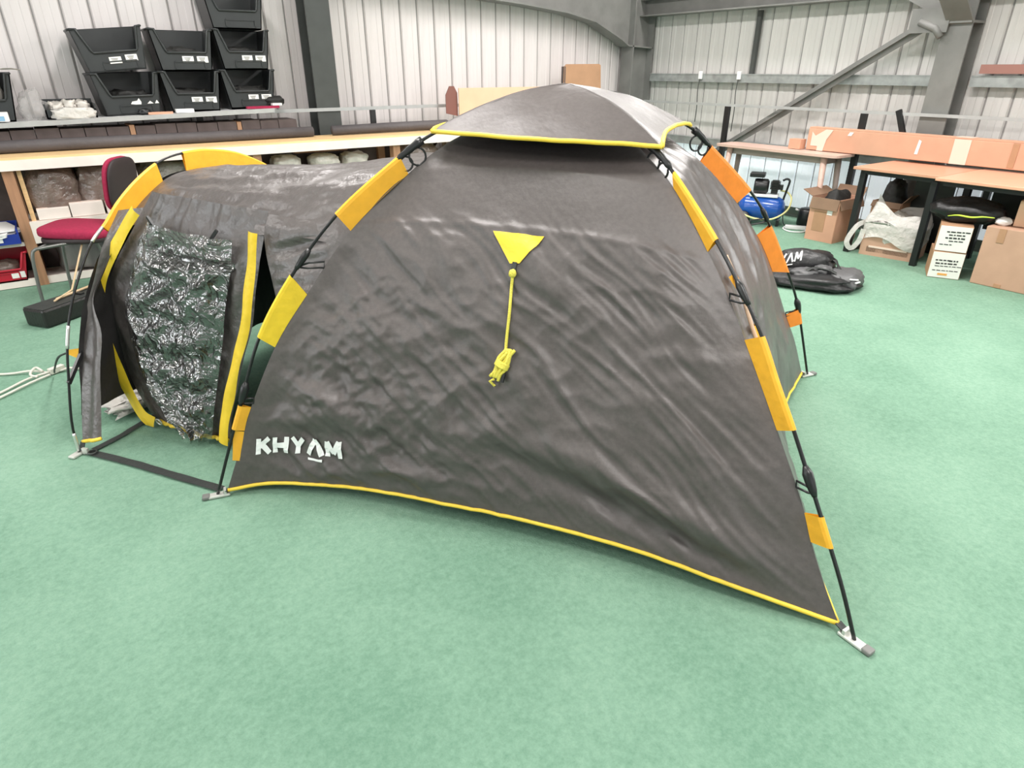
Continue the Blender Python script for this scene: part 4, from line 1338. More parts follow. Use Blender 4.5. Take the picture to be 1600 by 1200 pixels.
# ------------------------------------------------------------------ things on the plank: dark cloth rolls and grey cartons
b = MB(); b.tube([(-1.5, 6.70, 1.047), (0.0, 6.70, 1.047), (1.2, 6.70, 1.045), (2.28, 6.70, 1.046)], [0.046, 0.048, 0.047, 0.046], 12)
r_ = tag(b.build('fabric_roll', 'roll'), 'long thin dark grey cloth roll lying on the yellow plank below the black bins', 'roll')
b = MB(); b.tube([(2.48, 6.70, 1.046), (3.2, 6.70, 1.05), (3.80, 6.70, 1.05), (3.83, 6.70, 1.05)], [0.044, 0.047, 0.049, 0.035], 12)
tag(b.build('fabric_roll', 'roll'), 'dark grey cloth roll right of the dark steel column, rounded end by the tent', 'roll')
x = -1.35
rnd = random.Random(5)
i = 0
while x < 2.15:
    w_ = rnd.choice((0.16, 0.17, 0.18, 0.175))
    brown = i in (12, 18)
    ww = 0.045 if brown else w_
    h_ = 0.155 + 0.012 * rnd.random()
    c0 = (x + ww / 2, 6.94, 0.998 + h_ / 2)
    t = empty('shelf_carton', (c0[0], c0[1], 0.998), ('narrow upright brown carton among the grey cartons, below the lower left black bin' if x < 1.2 else 'narrow upright brown carton near the right end of the grey cartons') if brown else 'grey brown carton in the row under the white upper shelf', 'carton', 'upright brown cartons under the white shelf' if brown else 'grey cartons under the white shelf')
    b = MB(); b.box(c0, (ww - 0.006, 0.30, h_)); b.build('body', 'carton' if brown else 'carton_dark', t)
    x += ww
    i += 1
b = MB(); b.box((0.4, 6.95, 0.987), (3.7, 0.30, 0.02)); structure(b.build('trim_13', 'carton_dark'))

# ------------------------------------------------------------------ white upper shelf
us = empty('upper_shelf', (0.3, 6.95, 1.20), 'white wall shelf carrying the black storage bins', 'shelf')
SL = 0.022
def sz(x):
    return 1.222 + SL * x
RS = Euler((0, -SL, 0)).to_matrix()
b = MB(); b.box((0.2, 6.96, sz(0.2) - 0.014), (3.5, 0.46, 0.028), R=RS); b.build('board', 'shelf_white', us)
b = MB(); b.box((0.2, 6.735, sz(0.2) - 0.018), (3.5, 0.012, 0.036), R=RS); b.build('front_edge', 'rail', us)
for x, m_ in ((-1.2, 'steel_dark'), (1.36, 'steel_dark')):
    b = MB(); b.box((x, 7.20, 0.605), (0.05, 0.05, 1.21)); b.bar((x, 7.20, 1.19 + SL * x), (x, 6.78, 1.182 + SL * x), 0.04, 0.016); b.build('support_post', m_, us)
BG = 'black picking bins on the white wall shelf'
BX = [(0.755, 'lower'), (1.27, 'lower'), (1.775, 'lower')]
BD, BH = 0.34, 0.325
BY = 6.85 + BD / 2
make_bin(0.765, BY, sz(0.765), 0.52, BD, BH, 'black picking bin with torn labels, lower left of the stacked bins', BG, cards=(), rot=(0, -SL, 0.06))
lb = [o for o in COL.objects if o.name.startswith('storage_bin')][-1]
y0 = -BD / 2 - 0.005
for poly in ([(-0.01, 0.085), (0.07, 0.075), (0.075, 0.10), (0.06, 0.13), (0.045, 0.11), (0.005, 0.105)], [(0.12, 0.083), (0.17, 0.083), (0.145, 0.105)], [(0.18, 0.083), (0.215, 0.083), (0.20, 0.11)]):
    c = MB(); c.prism([(x, z) for x, z in poly], 0, 0.002, lambda x, z, y: Vector((x, y0 - y, z)))
    nm = c.build('torn_label', 'label', None); nm.parent = lb
make_bin(1.285, BY, sz(1.285), 0.50, BD, BH, 'black picking bin, lower middle of the stacked bins, two paper labels', BG)
make_bin(1.785, BY, sz(1.785), 0.49, BD, BH, 'black picking bin, lower right of the stacked bins', BG)
z2 = BH + 0.004
make_bin(0.73, BY, sz(0.765) + z2 + 0.012, 0.53, BD, BH, 'empty black picking bin tilted on top at the left of the stack', BG, rot=(0, -0.085, 0.03), cards=((0.0, -0.01), (0.125, 0.0)))
make_bin(1.275, BY, sz(1.285) + z2, 0.51, BD, BH, 'black picking bin on top in the middle of the stack', BG)
make_bin(1.785, BY, sz(1.785) + z2, 0.49, BD, BH, 'black picking bin in the middle of the tall right hand stack', BG)
make_bin(1.765, BY, sz(1.785) + 2 * z2, 0.52, BD, BH, 'topmost black picking bin, cut off by the top of the picture', BG, cards=())
for (x, zz_, lab, sd) in ((0.77, 0.10, 'dark fabric bundle inside the lower left black bin', 41), (1.28, 0.10, 'dark fabric bundle inside the lower middle black bin', 42), (1.785, 0.10, 'dark fabric bundle inside the lower right black bin', 43), (1.26, 0.10 + z2, 'dark hooped bundle inside the upper middle black bin', 44), (1.785, 0.10 + z2, 'dark fabric bundle in the middle bin of the right hand stack', 45)):
    bundle('fabric_bundle', (x, BY, sz(x) + zz_ + 0.005), (0.17, 0.13, 0.085), 'bundle', lab, seed=sd, amp=0.3)
# oddments in front of the bins
b = MB(); b.box((0.97, 6.795, sz(0.97) + 0.010), (0.20, 0.05, 0.018), rz=0.05); tag(b.build('wood_offcut', 'carton_orange'), 'orange wood offcut lying in front of the lower left bin', 'offcut')
b = MB(); b.box((1.17, 6.79, sz(1.17) + 0.018), (0.15, 0.06, 0.032), b=0.004); tag(b.build('white_packet', 'white_plastic'), 'small white packet in front of the lower middle bin', 'packet')
b = MB(); b.blob((0.85, 6.80, sz(0.85) + 0.026), (0.05, 0.035, 0.026), amp=0.3, seed=2); tag(b.build('cable_lump', 'black_plastic'), 'black lump beside the orange offcut on the white shelf', 'lump')
b = MB(); b.box((1.86, 6.79, sz(1.86) + 0.012), (0.30, 0.05, 0.020)); tag(b.build('marker_tray', 'maroon'), 'thin dark red strip in front of the lower right bin', 'strip')
b = MB(); b.box((1.995, 6.80, sz(1.99) + 0.032), (0.09, 0.06, 0.020)); tag(b.build('white_card', 'white_paper'), 'white card on the right end of the white shelf', 'card')
b = MB(); b.blob((2.0, 6.86, sz(2.0) + 0.055), (0.09, 0.05, 0.05), amp=0.25, seed=5, flat=0.2); tag(b.build('black_pouch', 'bundle'), 'black pouch at the right end of the white shelf', 'pouch')

# left end of the white shelf: another bin with bags, tray of plastic
make_bin(-0.28, BY, sz(-0.28), 0.50, BD, 0.35, 'black picking bin at the left end of the shelf stuffed with plastic bags', None, cards=())
bundle('plastic_bag', (-0.28, BY - 0.02, sz(-0.28) + 0.23), (0.17, 0.15, 0.12), 'wrap_white', 'crumpled clear plastic bag in the left end bin', seed=51, cat='bag')
b = MB(); b.grid(lambda s, t: Vector((-0.5 + 0.55 * s, BY - 0.18 + 0.3 * t, sz(-0.28) + 0.385 + 0.02 * nz(s * 4, t * 4) - 0.03 * (s - 0.7) ** 2)), 10, 6); tag(b.build('white_sheet', 'white_paper'), 'white sheet lying over the left end bin', 'sheet')
b = MB(); b.box((-0.30, 6.80, sz(-0.3) + 0.045), (0.36, 0.10, 0.07), b=0.006); o = tag(b.build('blue_packet', 'white_paper'), 'white and blue printed packet below the left end bin', 'packet')
b = MB(); b.box((-0.28, 6.748, sz(-0.3) + 0.035), (0.26, 0.004, 0.034)); b.build('blue_print', 'blue_print', o)
bundle('polythene_bag', (0.06, 6.88, sz(0.06) + 0.09), (0.10, 0.11, 0.12), 'polybag', 'thin clear polythene bag beside the left end bin', seed=52, cat='bag', power=1.0, amp=0.4)
t = empty('parts_tray', (0.31, 6.93, sz(0.31)), 'low dark tray full of clear plastic packets between the bins', 'tray')
b = MB()
for c_, s_ in (((0.31, 6.93, 0.01), (0.36, 0.28, 0.012)), ((0.31, 6.795, 0.04), (0.36, 0.01, 0.07)), ((0.31, 7.065, 0.075), (0.36, 0.01, 0.14)), ((0.135, 6.93, 0.06), (0.01, 0.28, 0.11)), ((0.485, 6.93, 0.06), (0.01, 0.28, 0.11))):
    b.box((c_[0], c_[1], c_[2] + sz(0.31)), s_)
b.build('body', 'bin', t)
for i, (x, z) in enumerate(((0.22, 0.075), (0.31, 0.085), (0.40, 0.078))):
    bundle('clear_packet', (x, 6.92, sz(0.31) + z), (0.055, 0.10, 0.055), 'wrap_white', ('left', 'middle', 'right')[i] + ' clear plastic packet of the three in the low dark tray', seed=60 + i, cat='packet', group='clear packets in the dark tray', amp=0.35)
bundle('clear_sheet', (0.33, 6.765, sz(0.33) + 0.04), (0.15, 0.03, 0.045), 'carrier', 'loose clear plastic spilling in front of the dark tray', seed=66, cat='sheet', amp=0.4)

# ------------------------------------------------------------------ handrails
hr = empty('handrail', (3.6, 7.0, 0), 'pale grey handrail running in front of the back wall', 'handrail')
b = MB(); b.box((4.45, 6.99, 1.225), (4.9, 0.03, 0.032)); b.build('rail', 'rail', hr)
for x in (3.06, 4.9, 6.4):
    b = MB(); b.box((x, 6.99, 0.604), (0.05, 0.05, 1.208)); b.build('post', 'black_paint', hr)
hr = empty('handrail', (7.10, 4.0, 0), 'pale grey handrail on black posts in front of the right wall', 'handrail')
b = MB(); b.box((7.02, 3.9, 1.207), (0.028, 5.9, 0.028)); b.build('rail', 'rail', hr)
for y in (5.44, 3.74):
    b = MB(); b.box((7.02, y, 0.597), (0.045, 0.06, 1.192)); b.build('post', 'black_paint', hr)

# cardboard behind the tent
t = empty('cardboard_sheet', (4.7, 6.78, 0.996), 'large pale cardboard box standing open behind the tent canopy', 'cardboard')
b = MB(); b.box((4.64, 6.80, 1.20), (1.22, 0.012, 0.42)); b.build('front_sheet', 'carton_light', t)
b = MB(); b.prism([(3.88, 1.15), (4.03, 1.12), (4.03, 1.36), (3.99, 1.43), (3.93, 1.43), (3.88, 1.34)], 0, 0.008, lambda x, z, y: Vector((x, 6.83 + y, z))); b.build('side_flap', mat('dark_maroon_card', (0.20, 0.085, 0.07), 0.7), t, label='darker side flap')
b = MB(); b.box((4.64, 6.80, 0.99), (1.2, 0.02, 0.012)); b.build('base_edge', 'carton', t)
b = MB(); b.prism([(5.62, 1.0), (6.28, 1.0), (6.23, 1.645), (6.20, 1.66), (5.66, 1.655), (5.63, 1.63)], 0, 0.012, lambda x, z, y: Vector((x, 6.90 + y, z)))
t = empty('cardboard_board', (5.95, 6.9, 0.0), 'brown cardboard panel standing upright behind the tent peak', 'cardboard')
b.build('panel_sheet', 'carton', t)
b = MB(); b.box((5.64, 6.93, 1.30), (0.02, 0.06, 0.66)); b.build('folded_edge', 'carton_dark', t)
b = MB(); b.box((5.95, 6.94, 0.5), (0.5, 0.05, 1.0)); b.build('lower_sheet', 'carton', t)

# ------------------------------------------------------------------ maroon chair
ch = empty('office_chair', (0.10, 5.95, 0), 'maroon upholstered chair with grey tube legs by the shelf unit', 'chair')
def cushion(b, c, s, R, n=18, p=0.35):
    bm = bmesh.new(); bmesh.ops.create_uvsphere(bm, u_segments=28, v_segments=16, radius=1.0)
    c = Vector(c)
    bm.verts.index_update()
    V = []
    for v in bm.verts:
        q = Vector([math.copysign(abs(k) ** p, k) for k in v.co])
        V.append(R @ Vector((q.x * s[0], q.y * s[1], q.z * s[2])) + c)
    b.add(V, [[v.index for v in f.verts] for f in bm.faces], True); bm.free()
Rz = Matrix.Rotation(math.radians(-30), 3, 'Z')
b = MB(); cushion(b, (0.12, 5.97, 0.495), (0.25, 0.23, 0.045), Rz @ Matrix.Rotation(0.06, 3, 'Y').to_3x3(), p=0.5); b.build('seat', 'maroon', ch)
b = MB(); cushion(b, (0.12, 5.97, 0.445), (0.240, 0.220, 0.032), Rz, p=0.5); b.build('seat_shell', 'maroon_dark', ch)
Rb = Matrix.Rotation(math.radians(-36), 3, 'Z') @ Matrix.Rotation(0.16, 3, 'Y')
b = MB(); cushion(b, (0.455, 6.00, 0.80), (0.028, 0.20, 0.20), Rb, p=0.6); bk = b.build('backrest', 'maroon', ch)
b = MB(); cushion(b, (0.482, 5.975, 0.80), (0.020, 0.195, 0.195), Rb, p=0.6); b.build('back_shell', 'maroon_dark', bk)
for s in (-1, 1):
    o_ = Rz @ Vector((0, s * 0.20, 0))
    cc = curve([Vector((-0.155, 5.92, 0.012)) + o_, Vector((-0.145, 5.925, 0.20)) + o_, Vector((-0.12, 5.93, 0.40)) + o_, Vector((-0.05, 5.945, 0.425)) + o_, Vector((0.25, 6.0, 0.425)) + o_, Vector((0.30, 6.01, 0.37)) + o_, Vector((0.36, 6.02, 0.012)) + o_])
    b = MB(); b.tube([cc(k / 40) for k in range(41)], 0.012, 8); b.build('leg_frame', 'chair_metal', ch)
b = MB(); b.tube([(0.30, 6.01, 0.44), (0.43, 6.00, 0.47), (0.49, 5.975, 0.60), (0.495, 5.97, 0.75)], 0.014, 8); b.build('back_stem', 'black_plastic', ch)
b = MB(); b.tube([Vector((-0.10, 5.94, 0.42)) + Rz @ Vector((0, -0.2, 0)), Vector((-0.10, 5.94, 0.42)) + Rz @ Vector((0, 0.2, 0))], 0.011, 8); b.build('cross_tube', 'chair_metal', ch)

# long black case on the floor with sticks
t = empty('black_case', (0.08, 5.33, 0), 'long black padded case on the carpet behind the porch hoop', 'case')
Rk = math.radians(36)
ax_ = Vector((math.cos(Rk), math.sin(Rk), 0)); ay_ = Vector((-math.sin(Rk), math.cos(Rk), 0))
cb_ = Vector((-0.255, 5.20, 0)) + ax_ * 0.36 + ay_ * 0.08
b = MB(); b.box(cb_ + Vector((0, 0, 0.068)), (0.74, 0.20, 0.13), rz=Rk, b=0.018); b.build('body', 'black_case', t)
b = MB(); b.box(cb_ + Vector((0, 0, 0.132)), (0.72, 0.18, 0.006), rz=Rk, b=0.002); b.build('lid', 'strap', t)
b = MB(); b.bar(cb_ - ax_ * 0.02 - ay_ * 0.05 + Vector((0, 0, 0.142)), cb_ - ax_ * 0.02 + ay_ * 0.05 + Vector((0, 0, 0.142)), 0.03, 0.012); b.build('handle', 'black_plastic', t)
b = MB(); b.tube([cb_ - ax_ * 0.18 + Vector((0, 0, 0.147)), cb_ + ax_ * 0.20 + ay_ * 0.05 + Vector((0, 0, 0.149))], 0.009, 6)
tag(b.build('wooden_stick', 'stick'), 'pale wooden stick lying along the top of the black case', 'stick')
b = MB(); b.tube([cb_ - ax_ * 0.22 - ay_ * 0.03 + Vector((0, 0, 0.147)), cb_ - ax_ * 0.02 + ay_ * 0.045 + Vector((0, 0, 0.16)), Vector((0.10, 5.78, 0.43))], 0.007, 6)
tag(b.build('wooden_cane', 'stick'), 'thin wooden cane leaning from the black case up to the chair seat', 'stick')

# ------------------------------------------------------------------ right side: tables
t = empty('dining_table', (6.9, 4.4, 0), 'pale pinkish wooden table with tapered legs along the right wall', 'table')
b = MB()
def rounded_rect(x0, x1, y0, y1, r, n=5):
    P = []
    for cx_, cy_, a0 in ((x1 - r, y1 - r, 0), (x0 + r, y1 - r, 90), (x0 + r, y0 + r, 180), (x1 - r, y0 + r, 270)):
        for k in range(n + 1):
            a = math.radians(a0 + 90 * k / n)
            P.append((cx_ + r * math.cos(a), cy_ + r * math.sin(a)))
    return P
b.prism(rounded_rect(6.60, 6.985, 3.70, 5.24, 0.07), 0.785, 0.81); b.build('tabletop', 'pale_wood', t)
b = MB(); b.box((6.72, 4.47, 0.745), (0.02, 1.2, 0.075)); b.box((6.92, 4.47, 0.745), (0.02, 1.2, 0.075)); b.box((6.82, 5.06, 0.745), (0.2, 0.02, 0.075)); b.box((6.82, 3.88, 0.745), (0.2, 0.02, 0.075)); b.build('apron', 'grey_wood', t)
for x, y in ((6.68, 5.06), (6.92, 5.10), (6.68, 3.88), (6.92, 3.86)):
    b = MB(); oy = 0.06 if y > 4.5 else -0.06
    b.tube([(x - (0.03 if x < 6.8 else -0.02), y + oy, 0.0), (x, y, 0.784)], [0.018, 0.034], 10); b.build('leg', 'pale_wood' if x < 6.8 else 'grey_wood', t)

def desk(name, x0, x1, y0, y1, z, label, m, leg_y, inset=0.07):
    t = empty(name, ((x0 + x1) / 2, (y0 + y1) / 2, 0), label, 'desk')
    b = MB(); b.box(((x0 + x1) / 2, (y0 + y1) / 2, z - 0.0125), (x1 - x0, y1 - y0, 0.025), b=0.004); b.build('desktop', m, t)
    for y in leg_y:
        for x in (x0 + inset, x1 - 0.025):
            b = MB(); b.box((x, y, (z - 0.055) / 2), (0.05, 0.05, z - 0.055)); b.build('leg', 'black_paint', t)
        b = MB(); b.box(((x0 + inset + x1 - 0.08) / 2, y, 0.03), (x1 - x0 - inset - 0.08, 0.045, 0.03)); b.build('foot_rail', 'black_paint', t)
    for xx in (x0 + 0.07, x1 - 0.08):
        b = MB(); b.box((xx, (y0 + y1) / 2, z - 0.045), (0.03, y1 - y0 - 0.10, 0.04)); b.build('frame_bar', 'black_paint', t)
    return t
desk('office_desk', 6.17, 6.96, 2.52, 3.28, 0.790, 'small beech desk with black legs beneath the long carton', 'desk_top', (3.20,))
d_ = [o for o in COL.objects if o.name == 'office_desk'][0]
for y in (2.575,):
    for x in (6.24, 6.935):
        b = MB(); b.box((x, y, 0.3675), (0.05, 0.05, 0.735)); b.build('leg', 'black_paint', d_)
desk('office_desk', 6.03, 6.96, 0.95, 2.50, 0.795, 'lighter beech desk at the right picture edge, its front edge nearer than the small desk', 'desk_top_light', (1.05, 2.41), 0.47)

dk = [o for o in COL.objects if o.name == 'office_desk.001'][0]
b = MB(); b.box((6.90, 1.75, 0.52), (0.018, 1.2, 0.46)); b.build('modesty_panel', 'black_paint', dk)
# thin cables hanging from the wall rail
for k, (yy, zz_) in enumerate(((6.05, 0.98), (5.46, 0.90))):
    hc = empty('hanging_cable', (7.16, yy, zz_), 'thin grey cable hanging from a clip on the wall rail, ' + ('nearer the corner column' if k == 0 else 'nearer the steel brace'), 'cable')
    b = MB(); cc = curve([(7.17, yy, 1.52), (7.165, yy + 0.01, 1.35), (7.16, yy - 0.01, 1.15), (7.165, yy, zz_)]); b.tube([cc(i / 20) for i in range(21)], 0.006, 6); b.build('cord', 'steel_dark', hc)
    b = MB(); b.box((7.175, yy, 1.53), (0.03, 0.05, 0.09), b=0.006); b.build('clip', 'white_plastic', hc)
# long taped carton
t = empty('long_carton', (7.08, 2.9, 0.812), 'very long pinkish taped carton lying across the tables by the right wall', 'carton')
LB0, LB1, LBX0, LBX1, LBZ0, LBZ1 = 1.15, 4.22, 6.94, 6.995, 0.814, 1.035
b = MB(); b.box((6.92, (LB0 + LB1) / 2, 0.925), (0.12, LB1 - LB0, 0.216), b=0.006); b.build('body', 'carton_orange', t)
b = MB(); b.box((6.92, (LB0 + LB1) / 2, 1.040), (0.115, LB1 - LB0 - 0.01, 0.012)); b.build('lid_flap', 'carton_orange', t)
for y, w_ in ((2.70, 0.14),):
    b = MB(); b.box((6.857, y, 0.925), (0.004, w_, 0.214)); b.box((6.92, y, 1.048), (0.118, w_, 0.004)); b.build('tape', 'tape', t)
b = MB(); b.prism([(4.17, 0.86), (4.17, 1.0), (4.13, 0.96), (4.02, 1.03), (3.94, 1.03), (4.0, 0.93), (4.02, 0.815), (4.09, 0.815), (4.09, 0.86)], 0, 0.004, lambda y, z, x: Vector((6.858 - x, y, z))); b.build('tape', 'tape', t)
b = MB(); b.prism([(3.06, 0.87), (3.09, 0.87), (3.075, 1.0), (3.05, 0.99)], 0, 0.003, lambda y, z, x: Vector((6.858 - x, y, z))); b.build('tape', 'label', t)
b = MB(); b.prism([(3.74, 0.985), (3.78, 0.985), (3.76, 1.02), (3.72, 1.02)], 0, 0.003, lambda y, z, x: Vector((6.858 - x, y, z))); b.build('tape', 'label', t)
b = MB(); b.box((6.857, 2.28, 0.93), (0.003, 0.05, 0.2)); b.build('tape_mark', 'carton', t)
b = MB(); b.box((6.86, 4.33, 0.865), (0.10, 0.14, 0.10)); tag(b.build('small_carton', 'carton_orange'), 'small orange brown carton at the end of the long carton', 'carton')
b = MB(); b.bar((6.995, 3.22, 0.84), (7.0, 3.40, 1.24), 0.03, 0.05); tag(b.build('black_stub', 'black_plastic'), 'short black handle sticking up behind the long carton', 'handle')
b = MB(); b.box((7.20, 1.75, 1.60), (0.10, 2.2, 0.075)); tag(b.build('red_brown_beam', mat('red_brown_paint', (0.27, 0.13, 0.105), 0.6)), 'dull red brown length of timber on the wall rail at upper right', 'timber')

# ------------------------------------------------------------------ cartons and bags below the desks
def frame_pts(c, ang):
    a = math.radians(ang)
    u = Vector((math.cos(a), math.sin(a), 0)); v = Vector((-math.sin(a), math.cos(a), 0))
    c = Vector(c)
    return lambda x, y, z: c + u * x + v * y + Vector((0, 0, z))
def open_carton(name, c, ang, sx, sy, h, label, m, flaps, th=0.008):
    t = empty(name, c, label, 'carton')
    T = frame_pts(c, ang)
    R = Matrix.Rotation(math.radians(ang), 3, 'Z')
    b = MB()
    b.box(T(0, 0, 0.006), (sx, sy, 0.01), R=R)
    b.box(T(0, -sy / 2, h / 2), (sx, th, h), R=R); b.box(T(0, sy / 2, h / 2), (sx, th, h), R=R)
    b.box(T(-sx / 2, 0, h / 2), (th, sy, h), R=R); b.box(T(sx / 2, 0, h / 2), (th, sy, h), R=R)
    b.build('body', m, t)
    for side, tilt, L in flaps:
        ca, sa = math.cos(math.radians(tilt)) * L, math.sin(math.radians(tilt)) * L
        b = MB()
        if side == 'f':
            b.add([T(-sx / 2, -sy / 2, h), T(sx / 2, -sy / 2, h), T(sx / 2, -sy / 2 - ca, h + sa), T(-sx / 2, -sy / 2 - ca, h + sa)], [(0, 1, 2, 3)])
        if side == 'k':
            b.add([T(-sx / 2, sy / 2, h), T(sx / 2, sy / 2, h), T(sx / 2, sy / 2 + ca, h + sa), T(-sx / 2, sy / 2 + ca, h + sa)], [(0, 1, 2, 3)])
        if side == 'l':
            b.add([T(-sx / 2, -sy / 2, h), T(-sx / 2, sy / 2, h), T(-sx / 2 - ca, sy / 2, h + sa), T(-sx / 2 - ca, -sy / 2, h + sa)], [(0, 1, 2, 3)])
        if side == 'r':
            b.add([T(sx / 2, -sy / 2, h), T(sx / 2, sy / 2, h), T(sx / 2 + ca, sy / 2, h + sa), T(sx / 2 + ca, -sy / 2, h + sa)], [(0, 1, 2, 3)])
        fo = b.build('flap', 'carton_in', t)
        md = fo.modifiers.new('thickness', 'SOLIDIFY'); md.thickness = 0.006
    return t, T, R
# local frame: x along the wall to the right of the picture (world -Y), y away from the viewer (world +X)
c1, T1, R1 = open_carton('tall_carton', (6.60, 3.60, 0), -90, 0.30, 0.42, 0.43, 'tall open brown carton on the carpet left of the desk legs', 'carton_orange', (('f', -78, 0.11), ('l', 25, 0.13), ('r', -70, 0.10), ('k', 60, 0.10)))
b = MB(); b.box(T1(0.07, -0.216, 0.30), (0.055, 0.003, 0.05), R=R1); b.build('label_card', 'label', c1)
b = MB(); b.box(T1(-0.03, -0.2155, 0.20), (0.13, 0.002, 0.20), R=R1); b.build('printed_panel', 'carton', c1)
b = MB(); b.blob((6.60, 3.60, 0.255), (0.17, 0.12, 0.24), amp=0.16, seed=71, flat=0.03, power=0.8); tag(b.build('dark_cloth', 'bundle'), 'dark cloth heaped in the tall open carton', 'cloth')
c2, T2, R2 = open_carton('brown_carton', (6.775, 3.12, 0), -90, 0.28, 0.26, 0.44, 'open brown carton in the shade behind the front desk leg', 'carton', (('f', -60, 0.06), ('r', 50, 0.10)))
b = MB(); b.blob((6.775, 3.12, 0.32), (0.11, 0.11, 0.31), amp=0.16, seed=73, flat=0.03, power=0.8); tag(b.build('black_sack', 'bundle'), 'black sack heaped on the open brown carton under the small desk', 'sack')
# carton with the white carrier bag
c3, T3, R3 = open_carton('bag_carton', (6.465, 2.885, 0), -79, 0.47, 0.34, 0.24, 'pale brown carton under the white plastic bag below the small desk', 'carton_pink', ())
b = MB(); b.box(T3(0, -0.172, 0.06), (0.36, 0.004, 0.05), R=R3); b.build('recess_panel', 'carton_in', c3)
b = MB(); b.box(T3(0, -0.175, 0.085), (0.33, 0.004, 0.018), R=R3); b.build('tape', 'tape', c3)
def carrier(s, t):
    # skirt that hangs over the carton and gathers upward to a loose mouth
    a = 2 * math.pi * s
    cx_, cy_ = math.cos(a), math.sin(a)
    sq = 1.0 / max(abs(cx_), abs(cy_)) ** 0.75
    if t < 0.5:
        k = t / 0.5
        rx, ry = 0.262, 0.19
        z = 0.135 + 0.05 * math.sin(3 * a + 1) + k * (0.30 - 0.135)
    else:
        k = (t - 0.5) / 0.5
        rx, ry = 0.262 - 0.05 * k, 0.19 - 0.06 * k
        z = 0.30 + k * (0.13 + 0.05 * math.sin(2 * a + 0.5) + 0.02 * math.sin(5 * a))
    x, y = cx_ * rx * sq, cy_ * ry * sq
    w = 0.022 * nz(x * 9 + 3, y * 9, z * 8) + 0.010 * ridged(nz(x * 16, z * 14, y * 9))
    p = T3(x * (1 + w * 3), y * (1 + w * 4), z)
    return p
bt = empty('carrier_bag', (6.465, 2.885, 0.14), 'translucent white plastic carrier bag pulled over the pale brown carton', 'bag')
b = MB(); b.grid(carrier, 60, 24); b.build('body', 'carrier', bt)
b = MB()
cc = curve([T3(-0.25, -0.12, 0.30), T3(-0.30, -0.20, 0.26), T3(-0.345, -0.25, 0.12), T3(-0.30, -0.23, 0.05), T3(-0.25, -0.21, 0.13), T3(-0.235, -0.20, 0.24)])
def hnd(s, t):
    p = cc(t); a_ = cc(min(1, t + .03)) - cc(max(0, t - .03)); sd = a_.cross(Vector((-0.87, -0.48, 0))).normalized()
    return p + sd * (s - 0.5) * 0.045
b.grid(hnd, 4, 26); hb = b.build('handle', 'carrier', bt)
b = MB(); b.grid(lambda s, t: T3(-0.20 + 0.13 * s, -0.10 + 0.03 * t, 0.36 + 0.20 * t * (1 - 0.9 * s) + 0.01 * nz(s * 6, t * 6)), 6, 8); b.build('bag_corner', 'carrier', bt)
b = MB(); b.blob(T3(0, 0, 0.20), (0.17, 0.12, 0.19), amp=0.2, seed=81, power=0.8, flat=0.03); tag(b.build('packed_goods', 'wrap_white'), 'pale wrapped goods inside the white carrier bag', 'goods')
# dark panel standing under the desk
b = MB(); b.prism(rounded_rect(2.63, 2.97, 0.005, 0.715, 0.06), 0, 0.03, lambda y, z, x: Vector((6.79 + x, y, z)))
tag(b.build('dark_board', 'dark_panel'), 'dark grey round-cornered panel standing beneath the small desk', 'panel')

# two white-labelled cartons with a black bag on top
def printed_box(c, ang, sx, sy, h, label, lines, orange):
    t = empty('label_carton', c, label, 'carton')
    T = frame_pts(c, ang); R = Matrix.Rotation(math.radians(ang), 3, 'Z')
    b = MB(); b.box(T(0, 0, h / 2), (sx, sy, h), R=R, b=0.004); b.build('body', 'carton', t)
    b = MB(); b.box(T(0, -sy / 2 - 0.002, h / 2), (sx * 0.97, 0.004, h * 0.95), R=R); lab = b.build('label_sheet', 'label', t)
    b = MB()
    r = random.Random(int(c[2] * 100) + 3)
    for z, th, xa, xb in lines:
        x = xa
        while x < xb:
            w = r.uniform(0.012, 0.035)
            b.box(T(x + w / 2, -sy / 2 - 0.0050, z + 0.004 * math.sin(x * 9)), (w, 0.002, th), R=R)
            x += w + 0.007
    b.build('ink_lines', 'ink', lab, kind='stuff')
    if orange:
        b = MB(); b.box(T(-0.01, -sy / 2 - 0.0055, 0.035), (0.07, 0.002, 0.016), R=R); b.build('ink_mark', 'ink_orange', lab)
    return t
fl = Vector((5.985, 2.337, 0)); an = -63
T_ = frame_pts(fl, an); ctr = T_(0.117, 0.15, 0)
printed_box(tuple(ctr), an, 0.234, 0.30, 0.225, 'lower white-labelled carton on the carpet with an orange mark', [(0.155, 0.010, -0.085, 0.0), (0.152, 0.012, 0.01, 0.07), (0.128, 0.011, -0.08, 0.075), (0.105, 0.006, -0.08, 0.08), (0.068, 0.006, -0.09, 0.09)], True)
ctr2 = T_(0.125, 0.15, 0.227)
printed_box(tuple(ctr2), an - 4, 0.232, 0.30, 0.215, 'upper white-labelled carton beneath the black bag', [(0.165, 0.010, -0.06, 0.08), (0.140, 0.010, -0.04, 0.07), (0.115, 0.012, -0.06, 0.06), (0.09, 0.008, -0.03, 0.04), (0.06, 0.007, -0.09, 0.0)], False)
bb = empty('black_jacket_bag', (6.28, 2.30, 0.44), 'shiny black bag with a neon yellow stripe on the white-labelled cartons', 'bag')
b = MB(); b.blob((6.27, 2.27, 0.535), (0.15, 0.27, 0.10), rz=math.radians(8), amp=0.22, freq=2.2, seed=91, flat=0.08, power=0.85); b.build('body', 'bag', bb)
b = MB(); cc = curve([(6.12, 2.36, 0.495), (6.105, 2.28, 0.515), (6.10, 2.18, 0.515), (6.11, 2.10, 0.53), (6.14, 2.03, 0.53)])
b.tube([cc(i / 24) for i in range(25)], [0.0035 + 0.004 * math.sin(math.pi * i / 24) for i in range(25)], 6); b.build('neon_stripe', 'neon', bb)
